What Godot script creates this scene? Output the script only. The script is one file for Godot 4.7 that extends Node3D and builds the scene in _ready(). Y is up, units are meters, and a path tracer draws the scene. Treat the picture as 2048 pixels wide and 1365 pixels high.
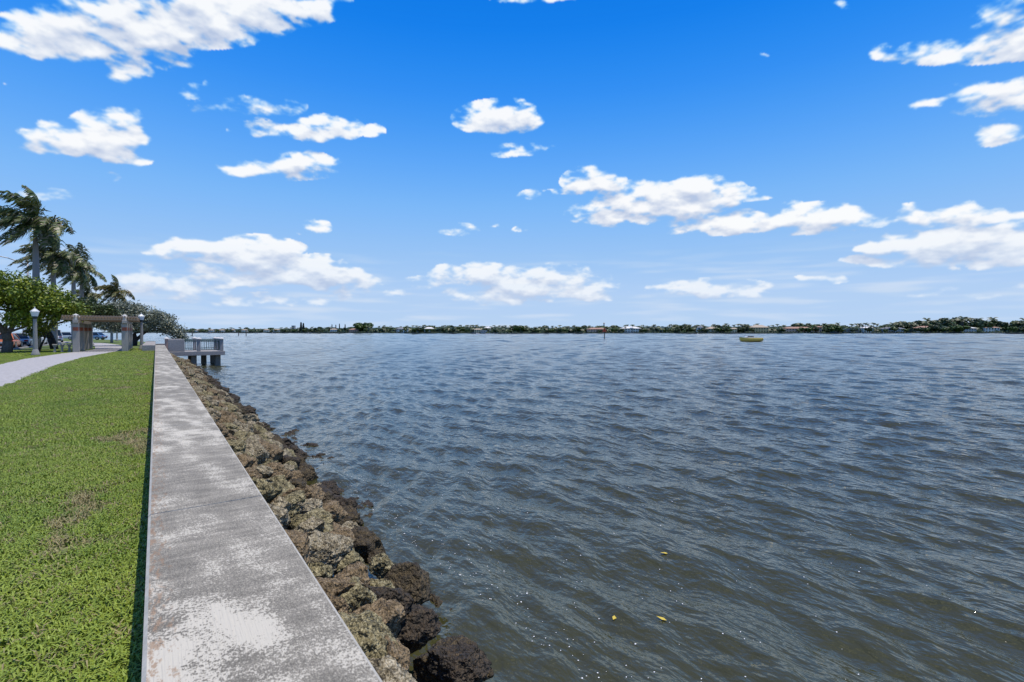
extends Node3D
# Lagoon-side park: concrete sea wall with riprap, lawn, path, pergola, overlook pier and a far shore of villas and palms.
# World: -Z runs along the sea wall, +X out over the water, lawn at y = 0, water at y = -1.2.

const WATER := -1.2
const TURN := 0.61906            # the far shore faces back along this bearing (35.47 degrees)
var rng := RandomNumberGenerator.new()
var used := {}
var mats := {}

# ---------------------------------------------------------------- helpers
func numbered(called: String) -> String:
	if not used.has(called):
		used[called] = 0
		return called
	used[called] += 1
	return "%s_%03d" % [called, used[called]]

func tag(o: Node, label: String, category: String, group := "", kind := ""):
	if label: o.set_meta("label", label)
	if category: o.set_meta("category", category)
	if group: o.set_meta("group", group)
	if kind: o.set_meta("kind", kind)
	return o

func thing(called: String, label: String, category: String, at := Vector3.ZERO, turn := 0.0, group := "") -> Node3D:
	var o := Node3D.new()
	o.name = numbered(called)
	add_child(o)
	o.position = at
	o.rotation.y = turn
	tag(o, label, category, group)
	return o

func inst(called: String, mesh: Mesh, m: Material, parent: Node = self) -> MeshInstance3D:
	var o := MeshInstance3D.new()
	o.name = numbered(called) if parent == self else called
	o.mesh = mesh
	if m: o.material_override = m
	parent.add_child(o, true)
	return o

func build(st: SurfaceTool, called: String, m: Material, parent: Node = self) -> MeshInstance3D:
	st.generate_normals()
	return inst(called, st.commit(), m, parent)

func copy(o: Node3D, at: Vector3, turn := 0.0, label := "", group := "") -> Node3D:
	var c: Node3D = o.duplicate()
	c.name = numbered(String(o.name).rstrip("0123456789").trim_suffix("_"))
	add_child(c)
	c.position = at
	c.rotation.y = turn
	if label: c.set_meta("label", label)
	if group: c.set_meta("group", group)
	return c

func tool(smooth := false) -> SurfaceTool:
	var st := SurfaceTool.new()
	st.begin(Mesh.PRIMITIVE_TRIANGLES)
	st.set_smooth_group(1 if smooth else -1)
	return st

func tri(st, a, b, c):
	st.add_vertex(a); st.add_vertex(b); st.add_vertex(c)

func quad(st, a, b, c, d):      # counter-clockwise seen from outside
	tri(st, a, c, b); tri(st, a, d, c)

func ring(st, A: Array, B: Array):   # two outlines, counter-clockwise from above, A below B
	var n := A.size()
	for i in n:
		var j := (i + 1) % n
		quad(st, A[i], A[j], B[j], B[i])

func cap(st, A: Array, up := true):
	for i in range(1, A.size() - 1):
		if up: tri(st, A[0], A[i + 1], A[i])
		else: tri(st, A[0], A[i], A[i + 1])

func box(st, c: Vector3, s: Vector3, b := Basis.IDENTITY, bev := 0.0):
	var h := s / 2
	if bev <= 0.0:
		var lo := []; var hi := []
		for p in [Vector2(-1, 1), Vector2(1, 1), Vector2(1, -1), Vector2(-1, -1)]:
			lo.append(c + b * Vector3(p.x * h.x, -h.y, p.y * h.z))
			hi.append(c + b * Vector3(p.x * h.x, h.y, p.y * h.z))
		ring(st, lo, hi); cap(st, hi); cap(st, lo, false)
		return
	var rings := []
	for k in [[-h.y, bev], [-h.y + bev, 0.0], [h.y - bev, 0.0], [h.y, bev]]:
		var r := []
		var x: float = h.x - k[1]; var z: float = h.z - k[1]; var e: float = bev
		for p in [Vector2(-x, z - e), Vector2(-x + e, z), Vector2(x - e, z), Vector2(x, z - e), Vector2(x, -z + e), Vector2(x - e, -z), Vector2(-x + e, -z), Vector2(-x, -z + e)]:
			r.append(c + b * Vector3(p.x, k[0], p.y))
		rings.append(r)
	for i in 3: ring(st, rings[i], rings[i + 1])
	cap(st, rings[3]); cap(st, rings[0], false)

func tube(st, p0: Vector3, p1: Vector3, r0: float, r1: float, n := 8, closed := true):
	var d := (p1 - p0).normalized()
	var x := d.cross(Vector3(0.31, 0.2, 0.93)).normalized()
	var y := d.cross(x)
	var A := []; var B := []
	for i in n:
		var a := -TAU * i / n
		var o := x * cos(a) + y * sin(a)
		A.append(p0 + o * r0); B.append(p1 + o * r1)
	for i in n:
		var j := (i + 1) % n
		quad(st, A[j], A[i], B[i], B[j])
	if closed:
		cap(st, A, true); cap(st, B, false)

func path_tube(st, pts: Array, r0: float, r1: float, n := 7):
	for i in pts.size() - 1:
		var k0 := float(i) / (pts.size() - 1); var k1 := float(i + 1) / (pts.size() - 1)
		tube(st, pts[i], pts[i + 1], lerpf(r0, r1, k0), lerpf(r0, r1, k1), n, i == 0 or i == pts.size() - 2)

func lathe(st, prof: Array, n := 12, at := Vector3.ZERO):
	var prev := []
	for p in prof:
		var r := []
		for i in n:
			var a := -TAU * i / n
			r.append(at + Vector3(cos(a) * p[0], p[1], sin(a) * p[0]))
		if prev: ring(st, prev, r)
		else: cap(st, r, false)
		prev = r
	cap(st, prev)

func lin(r, g, b) -> Color:
	return Color(r, g, b).linear_to_srgb()

func mat(called: String, c: Color, rough := 0.8, metal := 0.0) -> StandardMaterial3D:
	if mats.has(called): return mats[called]
	var m := StandardMaterial3D.new()
	m.resource_name = called
	m.albedo_color = c
	m.roughness = rough
	m.metallic = metal
	m.cull_mode = BaseMaterial3D.CULL_DISABLED
	mats[called] = m
	return m

func noise(sd: int, freq: float, oct := 4, kind := FastNoiseLite.TYPE_SIMPLEX_SMOOTH) -> FastNoiseLite:
	var n := FastNoiseLite.new()
	n.seed = sd
	n.noise_type = kind
	n.frequency = freq
	n.fractal_octaves = oct
	n.fractal_type = FastNoiseLite.FRACTAL_FBM if oct > 1 else FastNoiseLite.FRACTAL_NONE
	return n

func grey_tex(sd: int, freq: float, oct := 4, size := 512, kind := FastNoiseLite.TYPE_SIMPLEX_SMOOTH) -> ImageTexture:
	return ImageTexture.create_from_image(noise(sd, freq, oct, kind).get_seamless_image(size, size))

func color_tex(sd: int, freq: float, oct: int, stops: Array, size := 512, fine := 0.35, fine_freq := 0.09) -> ImageTexture:
	var g := Gradient.new()
	g.offsets = PackedFloat32Array(); g.colors = PackedColorArray()
	var offs := PackedFloat32Array(); var cols := PackedColorArray()
	for s in stops:
		offs.append(s[0]); cols.append(s[1])
	g.offsets = offs; g.colors = cols
	var lut := PackedByteArray()
	for i in 256:
		var c := g.sample(i / 255.0)
		lut.append(c.r8); lut.append(c.g8); lut.append(c.b8)
	var a := noise(sd, freq, oct).get_seamless_image(size, size).get_data()
	var b := noise(sd + 77, fine_freq, 3).get_seamless_image(size, size).get_data()
	var out := PackedByteArray()
	out.resize(size * size * 3)
	for i in size * size:
		var v := int(clampf(a[i] * (1.0 - fine) + b[i] * fine, 0, 255)) * 3
		out[i * 3] = lut[v]; out[i * 3 + 1] = lut[v + 1]; out[i * 3 + 2] = lut[v + 2]
	return ImageTexture.create_from_image(Image.create_from_data(size, size, false, Image.FORMAT_RGB8, out))

func textured(called: String, t: Texture2D, scale: float, rough := 0.9, bump: Texture2D = null, bump_cm := 0.0, world := true) -> StandardMaterial3D:
	var m := mat(called, Color.WHITE, rough)
	m.albedo_texture = t
	m.uv1_triplanar = true
	m.uv1_world_triplanar = world
	m.uv1_scale = Vector3.ONE * scale
	if bump:
		m.heightmap_enabled = true
		m.heightmap_texture = bump
		m.heightmap_scale = bump_cm
	return m

# ---------------------------------------------------------------- sky
func make_sky() -> PanoramaSkyMaterial:
	var W := 4096; var H := 2048
	var img := Image.create(W, H, false, Image.FORMAT_RGB8)
	var stops := [[0.0, Color8(186, 212, 243)], [4.0, Color8(178, 208, 245)], [9.0, Color8(152, 196, 246)], [14.0, Color8(124, 184, 249)], [19.0, Color8(92, 166, 248)], [25.0, Color8(54, 145, 244)], [31.0, Color8(24, 128, 236)], [40.0, Color8(4, 112, 222)], [60.0, Color8(14, 102, 204)], [90.0, Color8(24, 98, 192)]]
	var row_color := []
	for y in H:
		var el := 90.0 - (y + 0.5) * 180.0 / H
		var c: Color = Color8(168, 192, 214)
		if el >= 0:
			for k in stops.size() - 1:
				if el >= stops[k][0] and el <= stops[k + 1][0]:
					c = stops[k][1].lerp(stops[k + 1][1], (el - stops[k][0]) / (stops[k + 1][0] - stops[k][0]))
		row_color.append(c)
		img.fill_rect(Rect2i(0, y, W, 1), c)
	# cumulus: azimuth, elevation, half width, half height, weight, tilt (degrees)
	var blobs := [-6.6,23.5,3.6,1.8,1.00,0.33,-1.6,25.5,6.1,3.0,1.00,0.29,4.6,27.9,7.1,2.3,1.00,0.25,10.8,30.3,6.1,1.8,1.00,0.20,1.4,25.3,1.9,0.9,1.00,0.26,-1.5,22.4,1.7,1.0,1.00,0.27,1.4,23.8,1.8,0.6,0.60,0.25,-6.8,15.6,2.3,1.4,1.00,0.23,-3.3,16.9,2.7,1.9,1.00,0.22,-1.9,15.3,1.6,0.8,1.00,0.19,-3.3,13.5,0.8,0.4,0.70,0.18,-7.4,11.2,1.8,0.6,0.45,0.18,-9.8,18.9,0.3,0.2,0.80,0.31,-3.1,20.4,0.5,0.2,0.40,0.26,-1.2,19.4,0.6,0.4,0.50,0.23,3.1,21.9,1.3,0.6,0.60,0.22,4.7,22.8,0.7,0.5,0.60,0.21,5.0,21.0,2.0,0.6,0.55,0.20,9.8,21.9,3.0,1.1,0.80,0.17,7.1,21.8,1.8,0.6,0.60,0.19,8.7,19.6,2.4,0.8,0.90,0.16,15.1,20.6,3.6,1.2,1.00,0.12,20.0,21.0,1.2,0.6,0.80,0.09,11.2,16.5,5.6,1.2,0.90,0.12,12.6,17.2,2.9,1.0,1.00,0.12,13.8,10.9,1.8,1.0,1.00,0.07,33.8,22.8,4.5,1.6,1.00,0.01,35.8,23.5,2.3,1.2,1.00,-0.00,36.7,19.9,3.5,0.6,0.80,-0.01,34.7,19.6,1.7,0.5,0.60,0.00,61.6,26.0,0.8,0.3,0.60,-0.19,38.4,33.3,4.8,0.4,0.80,-0.02,68.8,28.5,1.5,0.4,0.60,-0.28,44.6,16.4,3.2,1.4,1.00,-0.04,41.5,15.5,2.3,0.3,0.70,-0.03,37.8,15.0,1.6,0.7,0.70,-0.01,52.4,13.8,7.3,2.3,1.00,-0.07,47.1,12.9,5.5,1.5,1.00,-0.04,56.0,14.3,4.2,1.7,1.00,-0.09,60.3,13.9,2.6,0.7,0.80,-0.11,62.2,10.9,9.8,1.3,1.00,-0.09,67.0,11.0,3.9,1.3,1.00,-0.11,64.6,12.6,1.0,0.3,0.60,-0.12,57.5,10.6,5.9,0.6,0.80,-0.07,29.8,11.4,2.7,0.7,0.70,0.02,33.2,12.2,1.3,0.4,0.60,0.01,36.4,11.4,1.0,0.5,0.80,-0.00,76.1,22.7,5.2,0.9,1.00,-0.30,79.8,22.3,2.6,1.3,1.00,-0.34,81.7,22.1,2.4,1.3,1.00,-0.36,78.5,18.6,2.7,1.3,1.00,-0.28,74.8,19.1,1.1,0.5,0.80,-0.25,81.0,18.2,2.2,1.4,1.00,-0.30,79.9,15.7,1.6,0.9,0.90,-0.25,79.1,15.2,1.2,0.3,0.60,-0.24,76.2,9.9,3.8,1.2,0.90,-0.15,79.6,9.2,2.3,0.6,0.80,-0.15,73.9,10.8,1.4,0.5,0.70,-0.15,74.9,7.6,5.6,1.0,0.85,-0.11,78.5,7.8,3.7,1.1,0.85,-0.13,76.6,6.1,6.8,0.8,0.80,-0.09,80.6,6.0,2.9,0.9,0.80,-0.10,70.6,8.1,1.7,0.6,0.80,-0.10,67.0,5.1,2.1,0.5,0.60,-0.05,57.0,4.5,5.7,1.0,0.55,-0.03,53.0,5.1,2.2,0.5,0.50,-0.03,60.9,3.9,2.3,0.5,0.45,-0.03,77.3,3.2,3.8,0.5,0.40,-0.05,80.9,3.8,1.7,0.4,0.40,-0.07,6.1,8.1,6.1,1.3,0.80,0.08,8.3,7.7,4.1,1.7,0.85,0.07,3.4,8.1,3.1,0.7,0.80,0.09,12.1,5.8,6.0,1.5,0.80,0.04,14.5,6.3,3.0,1.6,0.80,0.04,3.6,5.0,3.1,1.6,0.60,0.05,-0.8,4.4,2.6,1.6,0.60,0.06,17.0,5.5,3.6,1.4,0.70,0.03,10.6,3.3,7.5,0.7,0.35,0.03,4.4,3.1,5.5,0.7,0.40,0.03,27.9,6.3,1.8,1.1,0.70,0.01,31.8,6.5,2.4,1.3,0.75,0.01,39.2,5.3,7.1,2.0,0.75,-0.01,34.1,4.5,5.7,1.6,0.65,0.00,33.5,7.6,1.3,0.4,0.60,0.00,25.1,5.3,2.2,0.8,0.50,0.02,20.7,4.1,3.2,0.7,0.40,0.02,44.3,4.2,3.9,0.8,0.50,-0.01]
	# the same kind of sky all round and overhead
	var r := RandomNumberGenerator.new()
	r.seed = 41
	for k in 95:
		var az := r.randf_range(86.0, 346.0)
		var el := pow(r.randf(), 1.4) * 60.0 + 4.0
		var big := r.randf_range(1.2, 5.0) * (0.6 + el / 40.0)
		for j in r.randi_range(1, 4):
			blobs.append_array([az + r.randf_range(-1.2, 1.2) * big, el + r.randf_range(-0.3, 0.3) * big, big * r.randf_range(0.5, 1.1), big * r.randf_range(0.2, 0.38), r.randf_range(0.6, 1.0), 0.0])
	for k in 9:
		var az := r.randf_range(-180.0, 180.0); var el := r.randf_range(42.0, 78.0); var big := r.randf_range(3.0, 8.0)
		for j in 3:
			blobs.append_array([az + r.randf_range(-1.2, 1.2) * big / cos(deg_to_rad(el)), el + r.randf_range(-0.3, 0.3) * big, big / cos(deg_to_rad(el)), big * 0.3, 1.0, 0.0])
	var dens := PackedFloat32Array()
	dens.resize(W * 1024)
	var ppd := W / 360.0
	for k in range(0, blobs.size(), 6):
		var ra: float = blobs[k + 2] * ppd * (1.2 if blobs[k + 1] > 14.0 or blobs[k + 1] < 9.0 else 1.08); var re: float = blobs[k + 3] * ppd * (1.32 if blobs[k + 1] > 14.0 or blobs[k + 1] < 9.0 else 1.2)
		var cx: float = blobs[k] * ppd; var cy: float = (90.0 - blobs[k + 1]) * ppd
		var slope: float = blobs[k + 5]; var w: float = minf(1.0, blobs[k + 4] + (0.2 if blobs[k + 1] < 9.0 else 0.0))
		for iy in range(maxi(0, int(cy - re - absf(slope) * ra)), mini(1023, int(cy + re + absf(slope) * ra)) + 1):
			for ix in range(int(cx - ra), int(cx + ra) + 1):
				var dx := ix - cx
				var dy := iy - cy + slope * dx
				if dy > 0.0: dy *= 1.35
				var q := 1.0 - (dx * dx) / (ra * ra) - (dy * dy) / (re * re)
				if q > 0.0:
					var i := iy * W + posmod(ix, W)
					var v := w * sqrt(q)
					dens[i] = maxf(dens[i], v) + 0.25 * minf(dens[i], v)
	var n1 := noise(5, 1.0, 6)
	n1.fractal_gain = 0.54
	var n2 := noise(9, 1.0, 3)
	for iy in 1024:
		var el := deg_to_rad(90.0 - (iy + 0.5) / ppd)
		var ce := cos(el); var se := sin(el)
		var low := clampf(1.0 - rad_to_deg(el) / 10.0, 0.0, 1.0)
		var base: Color = row_color[iy]
		var thin := 1.0 - 0.45 * low
		for ix in W:
			var d := dens[iy * W + ix]
			if d <= 0.02 and low <= 0.0: continue
			var az := ix / ppd * PI / 180.0
			var p := Vector3(ce * sin(az), se * 2.2, ce * cos(az))
			var c := base
			if low > 0.0:
				var hz := n2.get_noise_3dv(p * Vector3(5.0, 26.0, 5.0)) * 0.5 + 0.5
				c = c.lerp(Color8(222, 231, 245), smoothstep(0.40, 0.85, hz) * 0.55 * smoothstep(0.0, 0.5, low))
			if d > 0.02:
				var wx := int(n2.get_noise_3dv(p * 13.0) * 26.0); var wy := int(n2.get_noise_3dv(p * 13.0 + Vector3(7, 0, 0)) * 13.0)
				d = dens[clampi(iy + wy, 0, 1023) * W + posmod(ix + wx, W)]
				var q := p * 16.0
				var n := n1.get_noise_3dv(q)
				var f := d * 1.05 + n * 0.95 - 0.36
				if f > 0.0:
					var up := dens[maxi(0, iy - 14) * W + ix] * 1.05 + n1.get_noise_3dv(q + Vector3(0, 0.6, 0)) * 0.95 - 0.36
					var lit := clampf(0.56 + (f - up) * 0.95, 0.0, 1.0)
					var a := smoothstep(0.0, 0.62, f) * thin
					c = c.lerp(Color8(188, 201, 227).lerp(Color8(254, 254, 255), lit), a * 0.97)
			img.set_pixel(ix, iy, c)
	var sm := PanoramaSkyMaterial.new()
	sm.panorama = ImageTexture.create_from_image(img)
	return sm

# ---------------------------------------------------------------- water
var waves := []
func make_waves():
	var r := RandomNumberGenerator.new()
	r.seed = 12
	for k in 66:
		var L := 0.26 * pow(150.0, k / 65.0)          # wavelengths 0.26 to 39 m
		var spread := lerpf(0.60, 0.28, minf(1.0, k / 36.0))
		var a := PI + r.randfn(0.12, spread)          # running in towards the wall
		var slope := 0.052 if L < 1.0 else 0.064
		waves.append([TAU / L * cos(a), TAU / L * sin(a), slope * L / TAU, r.randf() * TAU, L])

func wave_weight(L: float, cell: float) -> float:     # choppier and longer waves out on the open lagoon
	var q := L / cell
	if q <= 3.0: return 0.0
	var calm := 1.0 if L < 1.0 else pow(1.0 / L, 1.1)
	return minf(1.0, (q - 3.0) / 2.0) * lerpf(calm, 1.0, smoothstep(9.5, 4.0, q)) if L < 6.0 or q < 9.5 else 0.0

func wave_height(x: float, z: float, cell: float) -> float:
	var h := 0.0
	for w in waves:
		h += w[2] * wave_weight(w[4], cell) * sin(w[0] * x + w[1] * z + w[3])
	return h

func water_sheet(called: String, radii: Array, angles: Array, m: Material, label: String):
	var nv := radii.size() * angles.size()
	var V := PackedVector3Array(); var N := PackedVector3Array(); var U := PackedVector2Array(); var I := PackedInt32Array()
	V.resize(nv); N.resize(nv); U.resize(nv)
	var i := 0
	for r in radii:
		var cell: float = r * lerpf(lerpf(0.0044, 0.0058, smoothstep(30.0, 60.0, r)), 0.0085, smoothstep(100.0, 150.0, r))
		var use := []
		for w in waves:
			var k := wave_weight(w[4], cell)
			if k > 0.01: use.append([w[0], w[1], w[2] * k, w[3]])
		for a in angles:
			var x: float = r * sin(a); var z: float = -r * cos(a)
			var h := 0.0; var gx := 0.0; var gz := 0.0; var sx := 0.0; var sz := 0.0
			for w in use:
				var ph: float = w[0] * x + w[1] * z + w[3]
				var c: float = w[2] * cos(ph)
				h += w[2] * sin(ph)
				gx += w[0] * c; gz += w[1] * c
			V[i] = Vector3(x, WATER + h + 0.9 * (gx * gx + gz * gz) * 0.12, z)
			N[i] = Vector3(-gx, 1.0, -gz).normalized()
			U[i] = Vector2(x, z)
			i += 1
	var na := angles.size()
	for j in radii.size() - 1:
		for k in na - 1:
			var p := j * na + k
			I.append_array([p, p + na, p + 1, p + 1, p + na, p + na + 1])
	var A := []
	A.resize(Mesh.ARRAY_MAX)
	A[Mesh.ARRAY_VERTEX] = V; A[Mesh.ARRAY_NORMAL] = N; A[Mesh.ARRAY_TEX_UV] = U; A[Mesh.ARRAY_INDEX] = I
	var am := ArrayMesh.new()
	am.add_surface_from_arrays(Mesh.PRIMITIVE_TRIANGLES, A)
	tag(inst(called, am, m), label, "water", "", "structure")

func make_water():
	make_waves()
	var ripple := grey_tex(31, 0.022, 4, 512)
	var m := mat("lagoon_water", lin(0.048, 0.048, 0.018), 0.04)
	m.metallic_specular = 0.48
	m.heightmap_enabled = true
	m.heightmap_texture = ripple
	m.heightmap_scale = 2.6
	m.uv1_scale = Vector3(1.0 / 2.3, 1.0 / 4.1, 1)
	var angles := []
	var a := -1.2
	while a < 2.8:
		angles.append(a)
		a += 0.0052 if a > -0.06 and a < 1.55 else 0.035
	var radii := []; var r := 1.7
	while r < 760.0:
		radii.append(r)
		r *= 1.0044 if r < 30.0 else 1.0058 if r < 110.0 else 1.0085
	while r < 4200.0:
		radii.append(r); r *= 1.1
	water_sheet("lagoon_water", radii, angles, m, "rippled olive-brown and blue lagoon water stretching to the far shore")

# ---------------------------------------------------------------- sea wall and lawn
func concrete_cap_texture() -> ImageTexture:
	var w := 512; var h := 2048                       # 0.64 m across, 10 m along
	var out := PackedByteArray()
	out.resize(w * h * 3)
	var a := noise(3, 1.0, 5); var b := noise(4, 1.0, 3); var c := noise(6, 1.0, 2); var e := noise(7, 1.0, 4); var d := noise(2, 1.0, 3)
	var dark := Vector3(101, 97, 87); var pale := Vector3(190, 183, 166); var cream := Vector3(188, 182, 166); var rust := Vector3(134, 104, 78)
	for y in h:
		var v := y / 2048.0 * 10.0
		for x in w:
			var u := x / 512.0 * 0.64
			var big := a.get_noise_2d(u * 3.4 + v * 0.35, v * 1.5)
			var streak := b.get_noise_2d(u * 3.0 + v * 1.5, v * 11.0)
			var grain := c.get_noise_2d(u * 120.0, v * 90.0)
			var patch := exp(-pow((v - 2.05) / 0.42, 2.0)) * 0.42 * clampf(1.3 - u * 2.4, 0.0, 1.0) + (0.16 if v > 5.6 else 0.0)
			var speck := d.get_noise_2d(u * 46.0 + v * 6.0, v * 60.0)
			var k := big * 0.62 + streak * 0.20 + speck * 0.40 + grain * 0.22 + patch * 1.35 - 0.05
			var lvl := clampf(0.36 + grain * 0.42 + speck * 0.30 + big * 0.28 + streak * 0.25 + (0.10 if v > 5.0 else 0.0), 0.0, 1.0)
			var col := dark.lerp(pale, lvl)
			col = col.lerp(cream, smoothstep(0.10, 0.36, k))
			if u < 0.09:
				var s := e.get_noise_2d(u * 30.0, v * 9.0) + 0.12 - u * 5.0 + speck * 0.5 + grain * 0.3
				col = col.lerp(rust, smoothstep(0.0, 0.5, s) * 0.6)
			var i := (y * w + x) * 3
			out[i] = int(col.x); out[i + 1] = int(col.y); out[i + 2] = int(col.z)
	return ImageTexture.create_from_image(Image.create_from_data(w, h, false, Image.FORMAT_RGB8, out))

func make_wall():
	var t := thing("sea_wall", "long low concrete sea wall with stained flat top between lawn and rocks", "wall", Vector3.ZERO)
	var side := textured("wall_side", color_tex(22, 0.02, 4, [[0.25, lin(.36, .345, .30)], [0.55, lin(.46, .44, .385)], [0.8, lin(.52, .50, .44)]]), 0.8, 0.95, grey_tex(23, 0.05), 0.4)
	var top := mat("wall_top", Color.WHITE, 0.93)
	top.albedo_texture = concrete_cap_texture()
	top.heightmap_enabled = true
	top.heightmap_texture = grey_tex(24, 0.12, 3)
	top.heightmap_scale = 0.35
	var z := 3.0
	var k := 0
	while z > -50.4:
		var len := minf(3.35, z + 50.6)
		var st := tool()
		var z1 := z - len + 0.012
		var prof := [Vector2(-0.05, -0.6), Vector2(-0.05, 0.488), Vector2(-0.037, 0.5), Vector2(0.562, 0.5), Vector2(0.575, 0.488), Vector2(0.575, -1.6)]
		for i in prof.size() - 1:
			if i == 2: continue
			quad(st, Vector3(prof[i].x, prof[i].y, z1), Vector3(prof[i].x, prof[i].y, z), Vector3(prof[i + 1].x, prof[i + 1].y, z), Vector3(prof[i + 1].x, prof[i + 1].y, z1))
		for e in [z, z1]:
			var A := []
			for p in prof: A.append(Vector3(p.x, p.y, e))
			cap(st, A, e == z1)
		var sec := build(st, "wall_section", side, t)
		st = tool()
		st.set_uv(Vector2(0, 0))
		var c := [Vector3(-0.037, 0.5, z), Vector3(0.562, 0.5, z), Vector3(0.562, 0.5, z1), Vector3(-0.037, 0.5, z1)]
		for j in [0, 2, 1, 0, 3, 2]:
			st.set_uv(Vector2((c[j].x + 0.037) / 0.64, -c[j].z / 10.0))
			st.add_vertex(c[j])
		st.generate_normals(); st.generate_tangents()
		inst("top_face", st.commit(), top, sec)
		z -= len
		k += 1

func lawn_edge_path() -> Array:   # centre line of the path and half width
	return [[Vector2(-4.6, 14), 1.2], [Vector2(-4.65, -10), 1.2], [Vector2(-4.8, -20), 1.2], [Vector2(-5.0, -31), 1.15], [Vector2(-5.0, -40), 1.3], [Vector2(-4.2, -49), 1.4], [Vector2(-3.5, -54), 1.35], [Vector2(-3.3, -60), 1.3], [Vector2(-3.9, -68), 1.3], [Vector2(-4.9, -77), 1.2], [Vector2(-6.8, -88), 1.2], [Vector2(-10, -100), 1.2], [Vector2(-16, -116), 1.2]]

func on_path(x: float, z: float, grow := 0.0) -> bool:
	var P := lawn_edge_path()
	for i in P.size() - 1:
		var a: Vector2 = P[i][0]; var b: Vector2 = P[i + 1][0]
		if z <= a.y and z >= b.y:
			var k := (z - a.y) / (b.y - a.y)
			return absf(x - lerpf(a.x, b.x, k)) < lerpf(P[i][1], P[i + 1][1], k) + grow
	return false

func sheet(st, pts: Array, y: float):
	for t in Geometry2D.triangulate_polygon(PackedVector2Array(pts)):
		pass
	var idx := Geometry2D.triangulate_polygon(PackedVector2Array(pts))
	for i in range(0, idx.size(), 3):
		var a: Vector2 = pts[idx[i]]; var b: Vector2 = pts[idx[i + 1]]; var c: Vector2 = pts[idx[i + 2]]
		if (b - a).cross(c - a) > 0.0: tri(st, Vector3(a.x, y, a.y), Vector3(b.x, y, b.y), Vector3(c.x, y, c.y))
		else: tri(st, Vector3(a.x, y, a.y), Vector3(c.x, y, c.y), Vector3(b.x, y, b.y))

func make_land():
	var soil := textured("lawn_soil", color_tex(51, 0.012, 5, [[0.2, lin(.06, .11, .018)], [0.45, lin(.09, .14, .025)], [0.62, lin(.12, .15, .035)], [0.8, lin(.18, .15, .07)]], 512, 0.5, 0.12), 0.25, 1.0, grey_tex(52, 0.1), 2.0)
	var st := tool()
	var edge := [Vector2(-0.02, 40), Vector2(-0.02, -80), Vector2(-1.2, -98), Vector2(-6, -125), Vector2(-18, -160), Vector2(-40, -200), Vector2(-80, -240), Vector2(-200, -280), Vector2(-420, -300), Vector2(-420, 40)]
	sheet(st, edge, 0.0)
	for i in 7:
		quad(st, Vector3(edge[i].x, -2, edge[i].y), Vector3(edge[i + 1].x, -2, edge[i + 1].y), Vector3(edge[i + 1].x, 0, edge[i + 1].y), Vector3(edge[i].x, 0, edge[i].y))
	tag(build(st, "lawn_ground", soil), "green lawn of the park beside the sea wall", "lawn", "", "structure")
	# path
	var pathm := textured("path_concrete", color_tex(61, 0.02, 4, [[0.2, lin(.30, .285, .275)], [0.5, lin(.37, .355, .345)], [0.8, lin(.43, .415, .405)]]), 0.5, 0.95, grey_tex(62, 0.15), 0.3)
	st = tool()
	var P := lawn_edge_path()
	for i in P.size() - 1:
		var a: Vector2 = P[i][0]; var b: Vector2 = P[i + 1][0]
		var wa: float = P[i][1]; var wb: float = P[i + 1][1]
		var n := 5
		for k in n:
			var k0 := float(k) / n; var k1 := float(k + 1) / n
			var c0 := a.lerp(b, k0); var c1 := a.lerp(b, k1)
			var w0 := lerpf(wa, wb, k0); var w1 := lerpf(wa, wb, k1)
			var gap := 0.015                              # open joint between two slabs
			quad(st, Vector3(c0.x - w0, 0.02, c0.y - gap), Vector3(c0.x + w0, 0.02, c0.y - gap), Vector3(c1.x + w1, 0.02, c1.y), Vector3(c1.x - w1, 0.02, c1.y))
			quad(st, Vector3(c0.x + w0, -0.1, c0.y), Vector3(c1.x + w1, -0.1, c1.y), Vector3(c1.x + w1, 0.02, c1.y), Vector3(c0.x + w0, 0.02, c0.y))
	tag(build(st, "footpath", pathm), "pale concrete footpath curving through the lawn to the pergola", "path", "", "structure")
	# strip of paving from the pergola to the sea wall
	st = tool()
	box(st, Vector3(-1.1, -0.02, -52.7), Vector3(2.1, 0.09, 0.5), Basis.IDENTITY, 0.01)
	tag(build(st, "paving_strip", pathm), "narrow concrete strip from pergola to sea wall", "paving", "", "structure")
	# street with kerb
	var asphalt := textured("asphalt", color_tex(71, 0.03, 4, [[0.2, lin(.13, .13, .135)], [0.8, lin(.21, .21, .21)]]), 0.4, 0.95)
	st = tool()
	sheet(st, [Vector2(-10.4, 40), Vector2(-10.4, -95), Vector2(-16, -130), Vector2(-36, -170), Vector2(-46, -160), Vector2(-24, -120), Vector2(-20, -95), Vector2(-20, 40)], 0.006)
	tag(build(st, "street", asphalt), "grey street with parked cars beyond the trees", "street", "", "structure")
	st = tool()
	box(st, Vector3(-10.3, 0.03, -30), Vector3(0.18, 0.22, 130), Basis.IDENTITY, 0.02)
	tag(build(st, "kerb", pathm), "concrete kerb between lawn and street", "kerb", "", "structure")

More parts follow.
